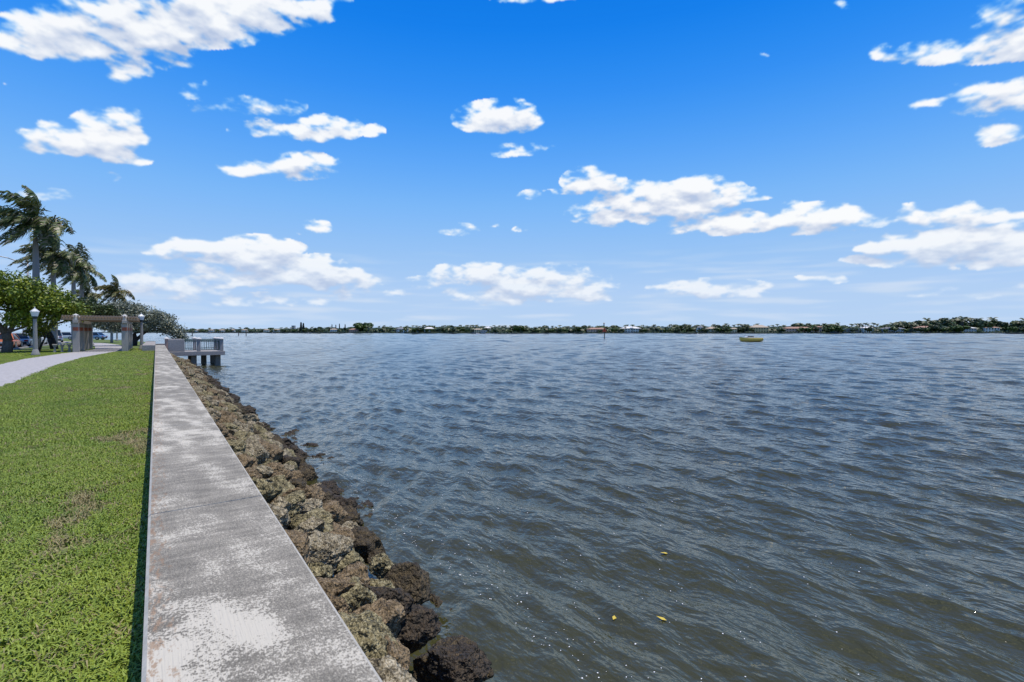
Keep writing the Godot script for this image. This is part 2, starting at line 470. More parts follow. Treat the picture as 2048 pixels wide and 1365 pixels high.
func make_grass():
	var blade := func(n: int, tall: float, wide: float, reach: float, sd: int) -> ArrayMesh:
		var r := RandomNumberGenerator.new()
		r.seed = sd
		var st := tool()
		for k in n:
			var a := r.randf() * TAU
			var b := Vector3(r.randf_range(-1, 1) * reach, 0, r.randf_range(-1, 1) * reach)
			var d := Vector3(cos(a), 0, sin(a))
			var s := Vector3(-d.z, 0, d.x) * wide * r.randf_range(0.7, 1.2)
			var L := tall * r.randf_range(0.6, 1.25)
			var lean := r.randf_range(0.3, 1.25)
			var m1 := b + d * L * 0.35 * lean + Vector3.UP * L * 0.55
			var tip := b + d * L * 0.95 * lean + Vector3.UP * L * (0.88 - 0.48 * lean)
			tri(st, b - s * 0.7, m1 - s, b + s * 0.7); tri(st, b + s * 0.7, m1 - s, m1 + s); tri(st, m1 - s, tip, m1 + s)
		st.generate_normals()
		return st.commit()
	var gm := mat("grass_blade", Color.WHITE, 0.55)
	gm.vertex_color_use_as_albedo = true
	gm.backlight_enabled = true
	gm.backlight = Color(0.35, 0.35, 0.35)
	var tone := noise(91, 0.5, 4); var dry := noise(92, 0.42, 3)
	var r := RandomNumberGenerator.new()
	r.seed = 7
	# z from, z to, tufts per square metre, blades, tall, half width, reach
	for zone in [[0.6, -9.0, 1050.0, 9, 0.078, 0.0029, 0.04], [-9.0, -21.0, 450.0, 12, 0.07, 0.0046, 0.06], [-21.0, -60.0, 120.0, 16, 0.062, 0.009, 0.10]]:
		var xf: Array[Transform3D] = []; var col := PackedColorArray()
		var z: float = zone[0]
		while z > zone[1]:
			var left := minf(-2.4, z * 0.20 - 0.9)
			if z < -21.0: left = minf(-9.8, left)
			var count: float = zone[2] * 0.2 * (-0.06 - left)
			for k in int(count):
				var x := r.randf_range(left, -0.055); var zz := z - r.randf() * 0.2
				if on_path(x, zz, -0.02): continue
				if x < -1.0 and x > -5.2 and zz < -51.0 and zz > -61.0 and r.randf() < 0.3: continue
				var dd := dry.get_noise_2d(x * 1.6, zz) + 0.25 * tone.get_noise_2d(x * 5.0, zz * 5.0) + 0.20 * exp(-pow((x + 0.5) / 0.5, 2.0))
				if dd > 0.42 and r.randf() < 0.6: continue
				var t := tone.get_noise_2d(x, zz) * 0.5 + 0.5
				var c := Color(0.145, 0.23, 0.018).lerp(Color(0.27, 0.335, 0.036), clampf(t + r.randf_range(-0.3, 0.3), 0, 1))
				if r.randf() < 0.09 + 0.8 * smoothstep(0.38, 0.6, dd): c = Color(0.34, 0.27, 0.13).lerp(Color(0.22, 0.22, 0.07), r.randf())
				var s := r.randf_range(0.7, 1.3)
				xf.append(Transform3D(Basis(Vector3.UP, r.randf() * TAU).scaled(Vector3(s, s * r.randf_range(0.7, 1.1), s)), Vector3(x, -0.004, zz)))
				col.append(c)
			z -= 0.2
		var mm := MultiMesh.new()
		mm.transform_format = MultiMesh.TRANSFORM_3D
		mm.use_colors = true
		mm.mesh = blade.call(zone[3], zone[4], zone[5], zone[6], int(zone[2]))
		mm.instance_count = xf.size()
		for i in xf.size():
			mm.set_instance_transform(i, xf[i]); mm.set_instance_color(i, col[i])
		var o := MultiMeshInstance3D.new()
		o.name = numbered("grass")
		o.multimesh = mm
		o.material_override = gm
		add_child(o)
		tag(o, "broad-bladed green lawn grass with dry straw patches", "grass", "", "stuff")

# ---------------------------------------------------------------- riprap
func rock_mesh(sd: int, n: int) -> ArrayMesh:
	var r := RandomNumberGenerator.new()
	r.seed = sd
	var big := noise(sd, 0.75, 2); var mid := noise(sd + 5, 2.2, 4); var pit := noise(sd + 9, 3.6, 3)
	pit.fractal_type = FastNoiseLite.FRACTAL_RIDGED
	var planes := []
	for k in 9:
		planes.append([Vector3(r.randfn(), r.randfn(), r.randfn()).normalized(), r.randf_range(0.5, 0.85)])
	var idx := {}
	var st := tool(true)
	var V := []
	var T := []
	for f in 6:
		for iy in n:
			for ix in n:
				var q := []
				for o in [Vector2i(0, 0), Vector2i(1, 0), Vector2i(1, 1), Vector2i(0, 1)]:
					var u := tan((float(ix + o.x) / n - 0.5) * PI / 2); var v := tan((float(iy + o.y) / n - 0.5) * PI / 2)
					var p: Vector3 = [Vector3(1, v, -u), Vector3(-1, v, u), Vector3(u, 1, -v), Vector3(u, -1, v), Vector3(u, v, 1), Vector3(-u, v, -1)][f].normalized()
					var key := Vector3i((p * 4000.0).round())
					if not idx.has(key):
						var w := p * (1.0 + 0.30 * big.get_noise_3dv(p))
						for pl in planes:
							var over: float = w.dot(pl[0]) - pl[1]
							if over > 0.0: w -= pl[0] * over * 0.95
						w += p * (0.14 * mid.get_noise_3dv(w) - 0.11 * maxf(0.0, pit.get_noise_3dv(w) - 0.10))
						idx[key] = V.size()
						V.append(w)
					q.append(idx[key])
				T.append_array([q[0], q[2], q[1], q[0], q[3], q[2]])
	for v in V: st.add_vertex(v)
	for i in T: st.add_index(i)
	st.generate_normals()
	return st.commit()

func make_rocks():
	var pitted := grey_tex(81, 0.035, 5)
	var m := []
	var ramps := [
		[[0.30, lin(.02, .016, .010)], [0.43, lin(.13, .105, .06)], [0.53, lin(.30, .25, .15)], [0.66, lin(.54, .48, .35)]],
		[[0.30, lin(.02, .018, .008)], [0.43, lin(.10, .084, .038)], [0.53, lin(.25, .21, .10)], [0.66, lin(.46, .41, .25)]],
		[[0.30, lin(.02, .015, .009)], [0.43, lin(.12, .085, .04)], [0.56, lin(.22, .155, .08)], [0.72, lin(.38, .31, .21)]],
		[[0.30, lin(.010, .008, .005)], [0.45, lin(.042, .030, .012)], [0.58, lin(.080, .055, .020)], [0.75, lin(.16, .12, .055)]],
		[[0.30, lin(.008, .007, .005)], [0.45, lin(.028, .021, .011)], [0.58, lin(.055, .036, .018)], [0.75, lin(.11, .08, .045)]]]
	for k in 5:
		m.append(textured("rock_%s" % ["tan", "olive", "ochre", "weedy", "wet"][k], color_tex(83 + k, 0.016, 5, ramps[k], 512, 0.55, 0.08), 1.3, 0.92 if k < 3 else 0.72, pitted, 6.0))
	var meshes := []
	for k in 14: meshes.append(rock_mesh(300 + k, 19))
	var r := RandomNumberGenerator.new()
	r.seed = 23
	var spots := []
	var z := 2.0
	while z > -47.2:
		var x := 0.86
		while x < (1.72 if z > -4.0 else 2.0 if z > -7.0 else 2.35 if z > -11.0 else 2.6):
			spots.append([x + r.randf_range(-0.14, 0.14), z + r.randf_range(-0.2, 0.2)])
			x += 0.34
		if z > -16.0:                                  # weedy stones awash just off the bank
			for k in 1: spots.append([x + r.randf_range(-0.1, 0.25), z + r.randf_range(-0.2, 0.2), true])
		z -= 0.40
	spots.sort_custom(func(a, b): return a[1] > b[1])
	var far := []
	var count := 0
	var last: Node3D
	for s in spots:
		var x: float = s[0]; var zz: float = s[1]
		var slope := -0.14 - 0.58 * (x - 0.75)
		var size := r.randf_range(0.14, 0.25) * (1.5 if r.randf() < 0.12 else 1.0)
		if x < 1.1: size = minf(size, 0.30)
		var b := Basis.from_euler(Vector3(r.randf_range(-0.5, 0.5), r.randf() * TAU, r.randf_range(-0.5, 0.5))).scaled_local(Vector3(1.15, 0.82, r.randf_range(0.85, 1.15)) * size)
		var at := Vector3(maxf(x, 0.64 + size * 0.95), slope - size * 0.30 + r.randf_range(-0.08, 0.08), zz)
		if s.size() > 2: at.y = WATER - size * r.randf_range(0.45, 0.85)
		var wet := x + r.randf_range(-0.3, 0.3) > (1.55 if zz > -5.0 else 1.8 if zz > -9.0 else 2.05)
		var k := r.randi() % 3 if not wet else 3 + (r.randi() % 2 if x < 2.4 else 1)
		var me: Mesh = meshes[r.randi() % meshes.size()]
		if count < 298 and zz < -1.0:
			var o := inst("riprap_stone", me, m[k])
			o.transform = Transform3D(b, at)
			var look: String = ["small ", "middle-sized ", "big "][0 if size < 0.22 else 1 if size < 0.29 else 2] + ["rough tan limestone", "olive lichen-covered", "ochre-brown", "dark brown weed-covered", "wet blackish"][k]
			var row := "against the sea wall foot" if x < 1.1 else "midway down the bank" if x < 1.75 else "low on the bank" if s.size() < 3 else "awash off the bank"
			var reach := "by the blotched wall end" if zz > -5.0 else "well short of the pier" if zz > -14.0 else "towards the pier"
			tag(o, look + " boulder " + row + " " + reach, "boulder", look + " boulders " + row)
			count += 1
		else:
			far.append([me, k, Transform3D(b, at)])
	var st := SurfaceTool.new()
	for k in 5:
		st = SurfaceTool.new()
		st.begin(Mesh.PRIMITIVE_TRIANGLES)
		for f in far:
			if f[1] == k: st.append_from(f[0], 0, f[2])
		tag(inst("distant_riprap", st.commit(), m[k]), "riprap stones of the bank running on towards the pier", "stones", "", "stuff")
	# the packed bank under the stones
	st = tool()
	var rr := RandomNumberGenerator.new()
	rr.seed = 3
	quad(st, Vector3(0.57, -0.60, 3), Vector3(3.6, -2.6, 3), Vector3(3.6, -2.6, -80), Vector3(0.57, -0.60, -80))
	tag(build(st, "bank", m[4]), "dark packed stone bank under the boulders", "bank", "", "structure")

# ---------------------------------------------------------------- trees
func leaf_tree(called: String, label: String, at: Vector3, trunks: Array, lobes: Array, leaves: int, leaf: float, cols: Array, bark: Material, sd: int, group := ""):
	var t := thing(called, label, "tree", at, 0.0, group)
	var r := RandomNumberGenerator.new()
	r.seed = sd
	var st := tool(true)
	for tr in trunks: path_tube(st, tr[0], tr[1], tr[2], 8)
	for L in lobes:                     # limbs into every lobe
		var top: Vector3 = trunks[r.randi() % trunks.size()][0].back()
		var e: Vector3 = L[0]
		path_tube(st, [top, top.lerp(e, 0.5) + Vector3(r.randf_range(-.2, .2), r.randf_range(-0.1, 0.3), r.randf_range(-.2, .2)), e], 0.09, 0.025, 6)
	build(st, "trunk", bark, t)
	st = tool()
	var clumps := []
	var total := 0.0
	for L in lobes: total += L[1].x * L[1].z
	for L in lobes:
		var n := int(leaves / 26.0 * L[1].x * L[1].z / total)
		for k in n:
			var d := Vector3(r.randfn(), r.randfn(), r.randfn()).normalized()
			d *= pow(r.randf(), 0.28)
			if d.y < -0.55: d.y *= 0.5
			clumps.append(L[0] + d * L[1])
	for c in clumps:
		var tint: Color = cols[r.randi() % cols.size()]
		for k in 26:
			var o := Vector3(r.randfn(), r.randfn() * 0.7, r.randfn()) * leaf * 1.35
			var n := (Vector3(r.randfn(), r.randfn() + 0.9, r.randfn())).normalized()
			var a := n.cross(Vector3(r.randfn(), r.randfn(), r.randfn())).normalized() * leaf * r.randf_range(0.4, 0.7)
			var b := n.cross(a) * 0.55
			st.set_color(tint.lerp(cols[r.randi() % cols.size()], 0.5) * r.randf_range(0.85, 1.15))
			var p: Vector3 = c + o
			tri(st, p - a, p + b, p + a); tri(st, p - a, p + a, p - b)
	build(st, "crown", leaf_mat(), t)
	return t

func leaf_mat() -> StandardMaterial3D:
	var m := mat("leaf", Color.WHITE, 0.5)
	m.vertex_color_use_as_albedo = true
	m.backlight_enabled = true
	m.backlight = Color(0.3, 0.3, 0.3)
	return m

func frond(st: SurfaceTool, r: RandomNumberGenerator, base: Vector3, az: float, lift: float, L: float, leaflets: int, leaf_len: float, leaf_w: float, wind: Vector3, cols: Array):
	var d := Vector3(cos(az) * cos(lift), sin(lift), sin(az) * cos(lift))
	var p := base
	var seg := 9
	var pts := [p]
	for k in seg:
		d = (d + Vector3(0, -0.17, 0) + wind * (0.10 + 0.04 * k)).normalized()
		p += d * L / seg
		pts.append(p)
	st.set_color(Color(0.16, 0.17, 0.07))
	for k in seg:
		tube(st, pts[k], pts[k + 1], lerpf(0.045, 0.012, float(k) / seg) * L / 3.0, lerpf(0.045, 0.012, float(k + 1) / seg) * L / 3.0, 4, false)
	for k in leaflets:
		var u := (k + 1.0) / (leaflets + 1.0)
		var f := u * seg
		var i := mini(int(f), seg - 1)
		var c: Vector3 = pts[i].lerp(pts[i + 1], f - i)
		var along: Vector3 = (pts[i + 1] - pts[i]).normalized()
		var side := along.cross(Vector3.UP).normalized()
		for s in [-1.0, 1.0]:
			var tint: Color = cols[r.randi() % cols.size()]
			st.set_color(tint * r.randf_range(0.8, 1.2))
			var out: Vector3 = (side * s * r.randf_range(0.6, 1.0) + along * r.randf_range(0.4, 0.8) + Vector3(0, r.randf_range(-0.5, 0.5), 0) + wind * 0.9).normalized()
			var l := leaf_len * sin(PI * (0.12 + 0.83 * u)) * r.randf_range(0.8, 1.15)
			var w := along * leaf_w
			var m1 := c + out * l * 0.5
			var tip := c + (out + Vector3(0, -0.55, 0) + wind * 0.5).normalized() * l
			tri(st, c - w * 0.6, m1 + w, c + w * 0.6); tri(st, c - w * 0.6, m1 - w, m1 + w); tri(st, m1 - w, tip, m1 + w)

func palm(called: String, label: String, at: Vector3, h: float, r_base: float, crown: float, n: int, royal: bool, sd: int, group := "", lean := Vector3.ZERO):
	var t := thing(called, label, "palm tree", at, 0.0, group)
	var r := RandomNumberGenerator.new()
	r.seed = sd
	var st := tool(true)
	var pts := []
	for k in 9:
		var u := k / 8.0
		pts.append(Vector3(0, h * u, 0) + lean * u * u)
	var prev: Vector3 = pts[0]
	for k in 8:
		var u0 := k / 8.0; var u1 := (k + 1) / 8.0
		var f := func(u: float) -> float: return r_base * (1.15 - 0.3 * u + 0.18 * sin(u * PI) - 0.15 * u * u) if royal else r_base * (1.1 - 0.45 * u)
		tube(st, pts[k], pts[k + 1], f.call(u0), f.call(u1), 9, k == 0)
	build(st, "trunk", mat("palm_bark", lin(.27, .25, .235), 0.9), t)
	var top: Vector3 = pts[8]
	if royal:
		st = tool(true)
		tube(st, top, top + Vector3(0, crown * 0.42, 0), r_base * 0.62, r_base * 0.4, 9)
		build(st, "crownshaft", mat("crownshaft", lin(.16, .2, .08), 0.6), t)
		top.y += crown * 0.38
	st = tool()
	var wind := Vector3(-0.55, 0.0, 0.12)
	var cols := [Color(.045, .07, .02), Color(.065, .10, .025), Color(.11, .15, .035), Color(.17, .19, .07), Color(.26, .23, .16)] if royal else [Color(.04, .06, .015), Color(.07, .10, .02), Color(.16, .14, .035), Color(.24, .18, .06)]
	for k in n:
		var az := TAU * k / n * 2.618 + r.randf_range(-0.3, 0.3)
		var lift := lerpf(1.25, -0.55, float(k) / n) + r.randf_range(-0.15, 0.15)
		frond(st, r, top + Vector3(0, r.randf_range(-0.1, 0.1), 0), az, lift, crown * r.randf_range(0.85, 1.15), 42, crown * 0.30, crown * 0.020, wind, cols)
	build(st, "crown", leaf_mat(), t)
	return t

func make_trees():
	var bark := textured("bark_grey", color_tex(101, 0.02, 4, [[0.2, lin(.06, .05, .04)], [0.6, lin(.15, .13, .11)], [0.85, lin(.24, .22, .19)]]), 1.2, 0.95)
	var dark_bark := textured("bark_dark", color_tex(102, 0.02, 4, [[0.2, lin(.025, .02, .018)], [0.8, lin(.075, .06, .055)]]), 1.2, 0.95)
	var green := [Color(.06, .10, .012), Color(.11, .175, .014), Color(.19, .255, .018), Color(.29, .32, .025), Color(.13, .195, .016)]
	var deep := [Color(.022, .042, .012), Color(.035, .062, .014), Color(.06, .09, .018), Color(.10, .13, .03)]
	var silver := [Color(.16, .185, .13), Color(.26, .285, .21), Color(.37, .39, .31), Color(.09, .11, .06)]
	leaf_tree("shade_tree", "spreading yellow-green shade tree with forked grey trunk beside the footpath", Vector3(-9.3, 0, -53.4),
		[[[Vector3(0, -0.1, 0), Vector3(0.1, 0.9, 0), Vector3(0.0, 1.5, 0.1)], 0.34, 0.26], [[Vector3(0, 1.4, 0), Vector3(-0.6, 2.5, 0.2), Vector3(-1.5, 3.6, 0.3)], 0.24, 0.13], [[Vector3(0.05, 1.4, 0), Vector3(0.5, 2.3, 0), Vector3(1.0, 3.1, 0.2)], 0.18, 0.10]],
		[[Vector3(-1.8, 4.3, 0.2), Vector3(2.4, 1.6, 2.4)], [Vector3(0.3, 4.6, 0.3), Vector3(2.2, 1.5, 2.2)], [Vector3(2.2, 3.9, 0.2), Vector3(1.8, 1.3, 2.0)], [Vector3(3.7, 3.1, 0), Vector3(1.2, 0.9, 1.4)], [Vector3(-2.6, 2.6, 0.4), Vector3(1.8, 1.1, 1.6)], [Vector3(1.2, 2.6, 0.8), Vector3(1.3, 0.7, 1.2)], [Vector3(-4.0, 3.8, 0), Vector3(2, 1.5, 2)]], 30000, 0.19, green, bark, 61)
	leaf_tree("shade_tree", "dark-trunked leaning tree with deep green crown behind the stone bench", Vector3(-7.7, 0, -61.5),
		[[[Vector3(0.15, -0.1, 0), Vector3(-0.1, 1.0, 0), Vector3(-0.45, 2.0, 0)], 0.30, 0.22], [[Vector3(-0.4, 1.9, 0), Vector3(0.5, 2.8, 0), Vector3(1.4, 3.4, 0)], 0.15, 0.08]],
		[[Vector3(0.2, 3.9, 0), Vector3(2.0, 1.1, 1.8)], [Vector3(2.0, 3.7, 0), Vector3(1.7, 0.9, 1.6)], [Vector3(3.5, 3.4, 0), Vector3(1.2, 0.6, 1.2)], [Vector3(-1.2, 4.2, 0), Vector3(1.6, 1.2, 1.6)]], 16000, 0.19, deep, dark_bark, 62)
	leaf_tree("silver_tree", "silvery grey-green spreading tree behind the pergola", Vector3(-2.1, 0, -71.5),
		[[[Vector3(0, -0.1, 0), Vector3(0.1, 0.8, 0), Vector3(0.0, 1.4, 0)], 0.36, 0.26], [[Vector3(0.1, 0.5, 0), Vector3(0.9, 1.4, 0), Vector3(1.8, 2.1, 0)], 0.2, 0.1], [[Vector3(-0.1, 0.7, 0), Vector3(-0.9, 1.6, 0), Vector3(-1.8, 2.4, 0)], 0.2, 0.1]],
		[[Vector3(-1.2, 3.6, 0), Vector3(2.4, 1.4, 2.2)], [Vector3(-3.4, 2.9, 0), Vector3(1.8, 1.2, 1.8)], [Vector3(1.0, 3.3, 0), Vector3(2.0, 1.3, 2.0)], [Vector3(2.6, 2.7, 0), Vector3(1.5, 1.2, 1.7)], [Vector3(3.7, 1.7, 0), Vector3(1.0, 0.9, 1.2)], [Vector3(-0.5, 2.3, 0.5), Vector3(2.6, 0.7, 1.6)], [Vector3(4.5, 1.0, 0), Vector3(0.6, 0.6, 0.8)]], 26000, 0.20, silver, dark_bark, 63)
	leaf_tree("shrub", "leafy green shrub with dark stems behind the lamp post", Vector3(-8.0, 0, -55.5),
		[[[Vector3(0, -0.05, 0), Vector3(0.1, 0.5, 0), Vector3(-0.1, 1.0, 0)], 0.10, 0.07], [[Vector3(0.2, -0.05, 0), Vector3(0.4, 0.6, 0), Vector3(0.6, 1.1, 0)], 0.09, 0.05]],
		[[Vector3(0.3, 2.2, 0), Vector3(1.0, 0.8, 0.8)], [Vector3(0.0, 1.5, 0), Vector3(0.6, 0.4, 0.6)]], 1800, 0.15, green, dark_bark, 64)
	palm("royal_palm", "tallest royal palm with windblown crown above the shade tree", Vector3(-8.6, 0, -60.6), 10.0, 0.24, 3.5, 30, true, 71)
	palm("royal_palm", "royal palm with ragged crown standing next to the tallest one", Vector3(-8.5, 0, -69), 8.2, 0.24, 3.2, 26, true, 72)
	palm("royal_palm", "windblown royal palm in the row along the street", Vector3(-8.5, 0, -84.5), 8.7, 0.26, 3.4, 26, true, 73, "royal palms along the street")
	palm("royal_palm", "windblown royal palm in the row along the street", Vector3(-8.5, 0, -93), 8.8, 0.27, 3.5, 26, true, 74, "royal palms along the street")
	palm("royal_palm", "small royal palm at the end of the street row", Vector3(-8.4, 0, -100), 6.3, 0.2, 2.5, 22, true, 75)
	palm("coconut_palm", "yellowish windblown coconut palm behind the silvery tree", Vector3(-5.2, 0, -92), 7.3, 0.16, 3.0, 22, false, 76, "", Vector3(0.6, 0, 0))
	# trees and hedge on the far side of the street
	for k in 16:
		var z := -42.0 - k * 8.5 + rng.randf_range(-2, 2)
		var s := rng.randf_range(0.8, 1.25)
		leaf_tree("street_tree", "dark green tree on the far side of the street", Vector3(-24.0 - rng.randf() * 4.0 - maxf(0, k - 9) * 3.0, 0, z),
			[[[Vector3(0, -0.1, 0), Vector3(0.1, 1, 0), Vector3(0, 2.0, 0)], 0.22, 0.15]],
			[[Vector3(0, 3.4, 0) * s, Vector3(2.6, 1.8, 2.6) * s], [Vector3(1.6, 2.6, 0.4) * s, Vector3(1.8, 1.2, 1.8) * s], [Vector3(-1.5, 2.6, 0.4) * s, Vector3(1.8, 1.3, 1.8) * s]], 1900, 0.36, deep, dark_bark, 900 + k, "trees across the street")

# ---------------------------------------------------------------- park furniture
func make_lamp(at: Vector3, label: String, h := 3.2):
	var t := thing("lamp_post", label, "lamp post", at)
	var conc := textured("lamp_concrete", color_tex(111, 0.05, 3, [[0.2, lin(.16, .16, .15)], [0.5, lin(.26, .26, .25)], [0.8, lin(.38, .38, .37)]]), 2.0, 0.9)
	var st := tool(true)
	lathe(st, [[0.24, -0.05], [0.24, 0.1], [0.19, 0.2], [0.16, 0.34], [0.135, 0.4]], 12)
	build(st, "base", conc, t)
	st = tool()
	var prev := []
	for k in 2:
		var rr := 0.13 if k == 0 else 0.095
		var y := 0.39 if k == 0 else h - 0.72
		var A := []
		for i in 24:
			var a := -TAU * i / 24
			var q: float = rr * (1.0 if i % 2 == 0 else 0.88)
			A.append(Vector3(cos(a) * q, y, sin(a) * q))
		if k: ring(st, prev, A)
		prev = A
	build(st, "post", conc, t)
	st = tool(true)
	lathe(st, [[0.12, h - 0.73], [0.13, h - 0.70], [0.10, h - 0.66], [0.16, h - 0.60], [0.16, h - 0.56]], 12)
	build(st, "collar", mat("lamp_metal", lin(.03, .04, .038), 0.5, 0.3), t)
	st = tool()
	lathe(st, [[0.15, h - 0.56], [0.235, h - 0.25]], 6)
	build(st, "globe", mat("lamp_glass", lin(.72, .74, .74), 0.25), t)
	st = tool()
	lathe(st, [[0.25, h - 0.25], [0.25, h - 0.23], [0.06, h - 0.04], [0.03, h - 0.03], [0.035, h + 0.03], [0.01, h + 0.07]], 6)
	build(st, "cap", mat("lamp_cap", lin(.62, .63, .63), 0.4), t)

func make_pergola():
	var at := Vector3(-3.56, 0, -56.0)
	var t := thing("pergola", "concrete pergola with terracotta tile bands and timber rafters over the footpath", "pergola", at, 0.0)
	var conc := textured("pergola_concrete", color_tex(121, 0.03, 4, [[0.2, lin(.20, .19, .17)], [0.5, lin(.32, .30, .27)], [0.8, lin(.45, .43, .39)]]), 1.2, 0.95, grey_tex(122, 0.08), 0.4)
	var tile := mat("terracotta", lin(.30, .085, .045), 0.8)
	var timber := textured("timber", color_tex(123, 0.03, 4, [[0.2, lin(.20, .145, .10)], [0.8, lin(.42, .31, .22)]]), 1.5, 0.9)
	for sx in [-1.5, 1.5]:
		for k in 4:
			var z: float = 4.7 - k * 3.15
			var c := Vector3(sx, 0, z)
			var st := tool()
			box(st, c + Vector3(0, 1.13, 0), Vector3(0.42, 2.3, 0.42), Basis.IDENTITY, 0.025)
			var col := build(st, "column", conc, t)
			for f in [Vector3(0, 0, 1), Vector3(0, 0, -1), Vector3(1, 0, 0), Vector3(-1, 0, 0)]:
				st = tool()
				var s := Vector3(0.33, 0.28, 0.03) if f.z != 0 else Vector3(0.03, 0.28, 0.33)
				box(st, c + Vector3(0, 1.82, 0) + f * 0.212, s)
				build(st, "tile", tile, col)
		var st2 := tool()
		box(st2, Vector3(sx, 2.40, -0.02), Vector3(0.34, 0.24, 10.2), Basis.IDENTITY, 0.02)
		build(st2, "beam", conc, t)
		for k in 2:
			st2 = tool()
			lathe(st2, [[0.26, 2.53], [0.26, 2.80], [0.20, 2.84], [0.20, 2.90], [0.03, 3.0]], 4, Vector3(sx, 0, 4.75 - k * 9.5))
			build(st2, "post_cap", mat("cap_white", lin(.55, .54, .52), 0.9), t)
	for k in 12:
		var st := tool()
		box(st, Vector3(0, 2.62, 4.85 - k * 0.88), Vector3(4.7, 0.19, 0.08), Basis.IDENTITY, 0.01)
		build(st, "rafter", timber, t)
	for k in 26:
		var st := tool()
		box(st, Vector3(-2.25 + k * 0.18, 2.80, 0.0), Vector3(0.07, 0.17, 10.1))
		build(st, "slat", timber, t)
	# stone bench beside the pergola
	var b := thing("stone_bench", "weathered stone bench with carved supports beside the pergola", "bench", Vector3(-5.95, 0, -51.9), 0.1)
	var st := tool()
	box(st, Vector3(0, 0.60, 0), Vector3(1.15, 0.09, 0.6), Basis.IDENTITY, 0.02)
	build(st, "seat", conc, b)
	for s in [-0.42, 0.0, 0.42]:
		st = tool()
		box(st, Vector3(s, 0.06, 0), Vector3(0.2, 0.14, 0.5), Basis.IDENTITY, 0.02)
		box(st, Vector3(s, 0.28, 0), Vector3(0.13, 0.32, 0.4), Basis.IDENTITY, 0.03)
		box(st, Vector3(s, 0.50, 0), Vector3(0.22, 0.12, 0.48), Basis.IDENTITY, 0.02)
		build(st, "leg", conc, b)

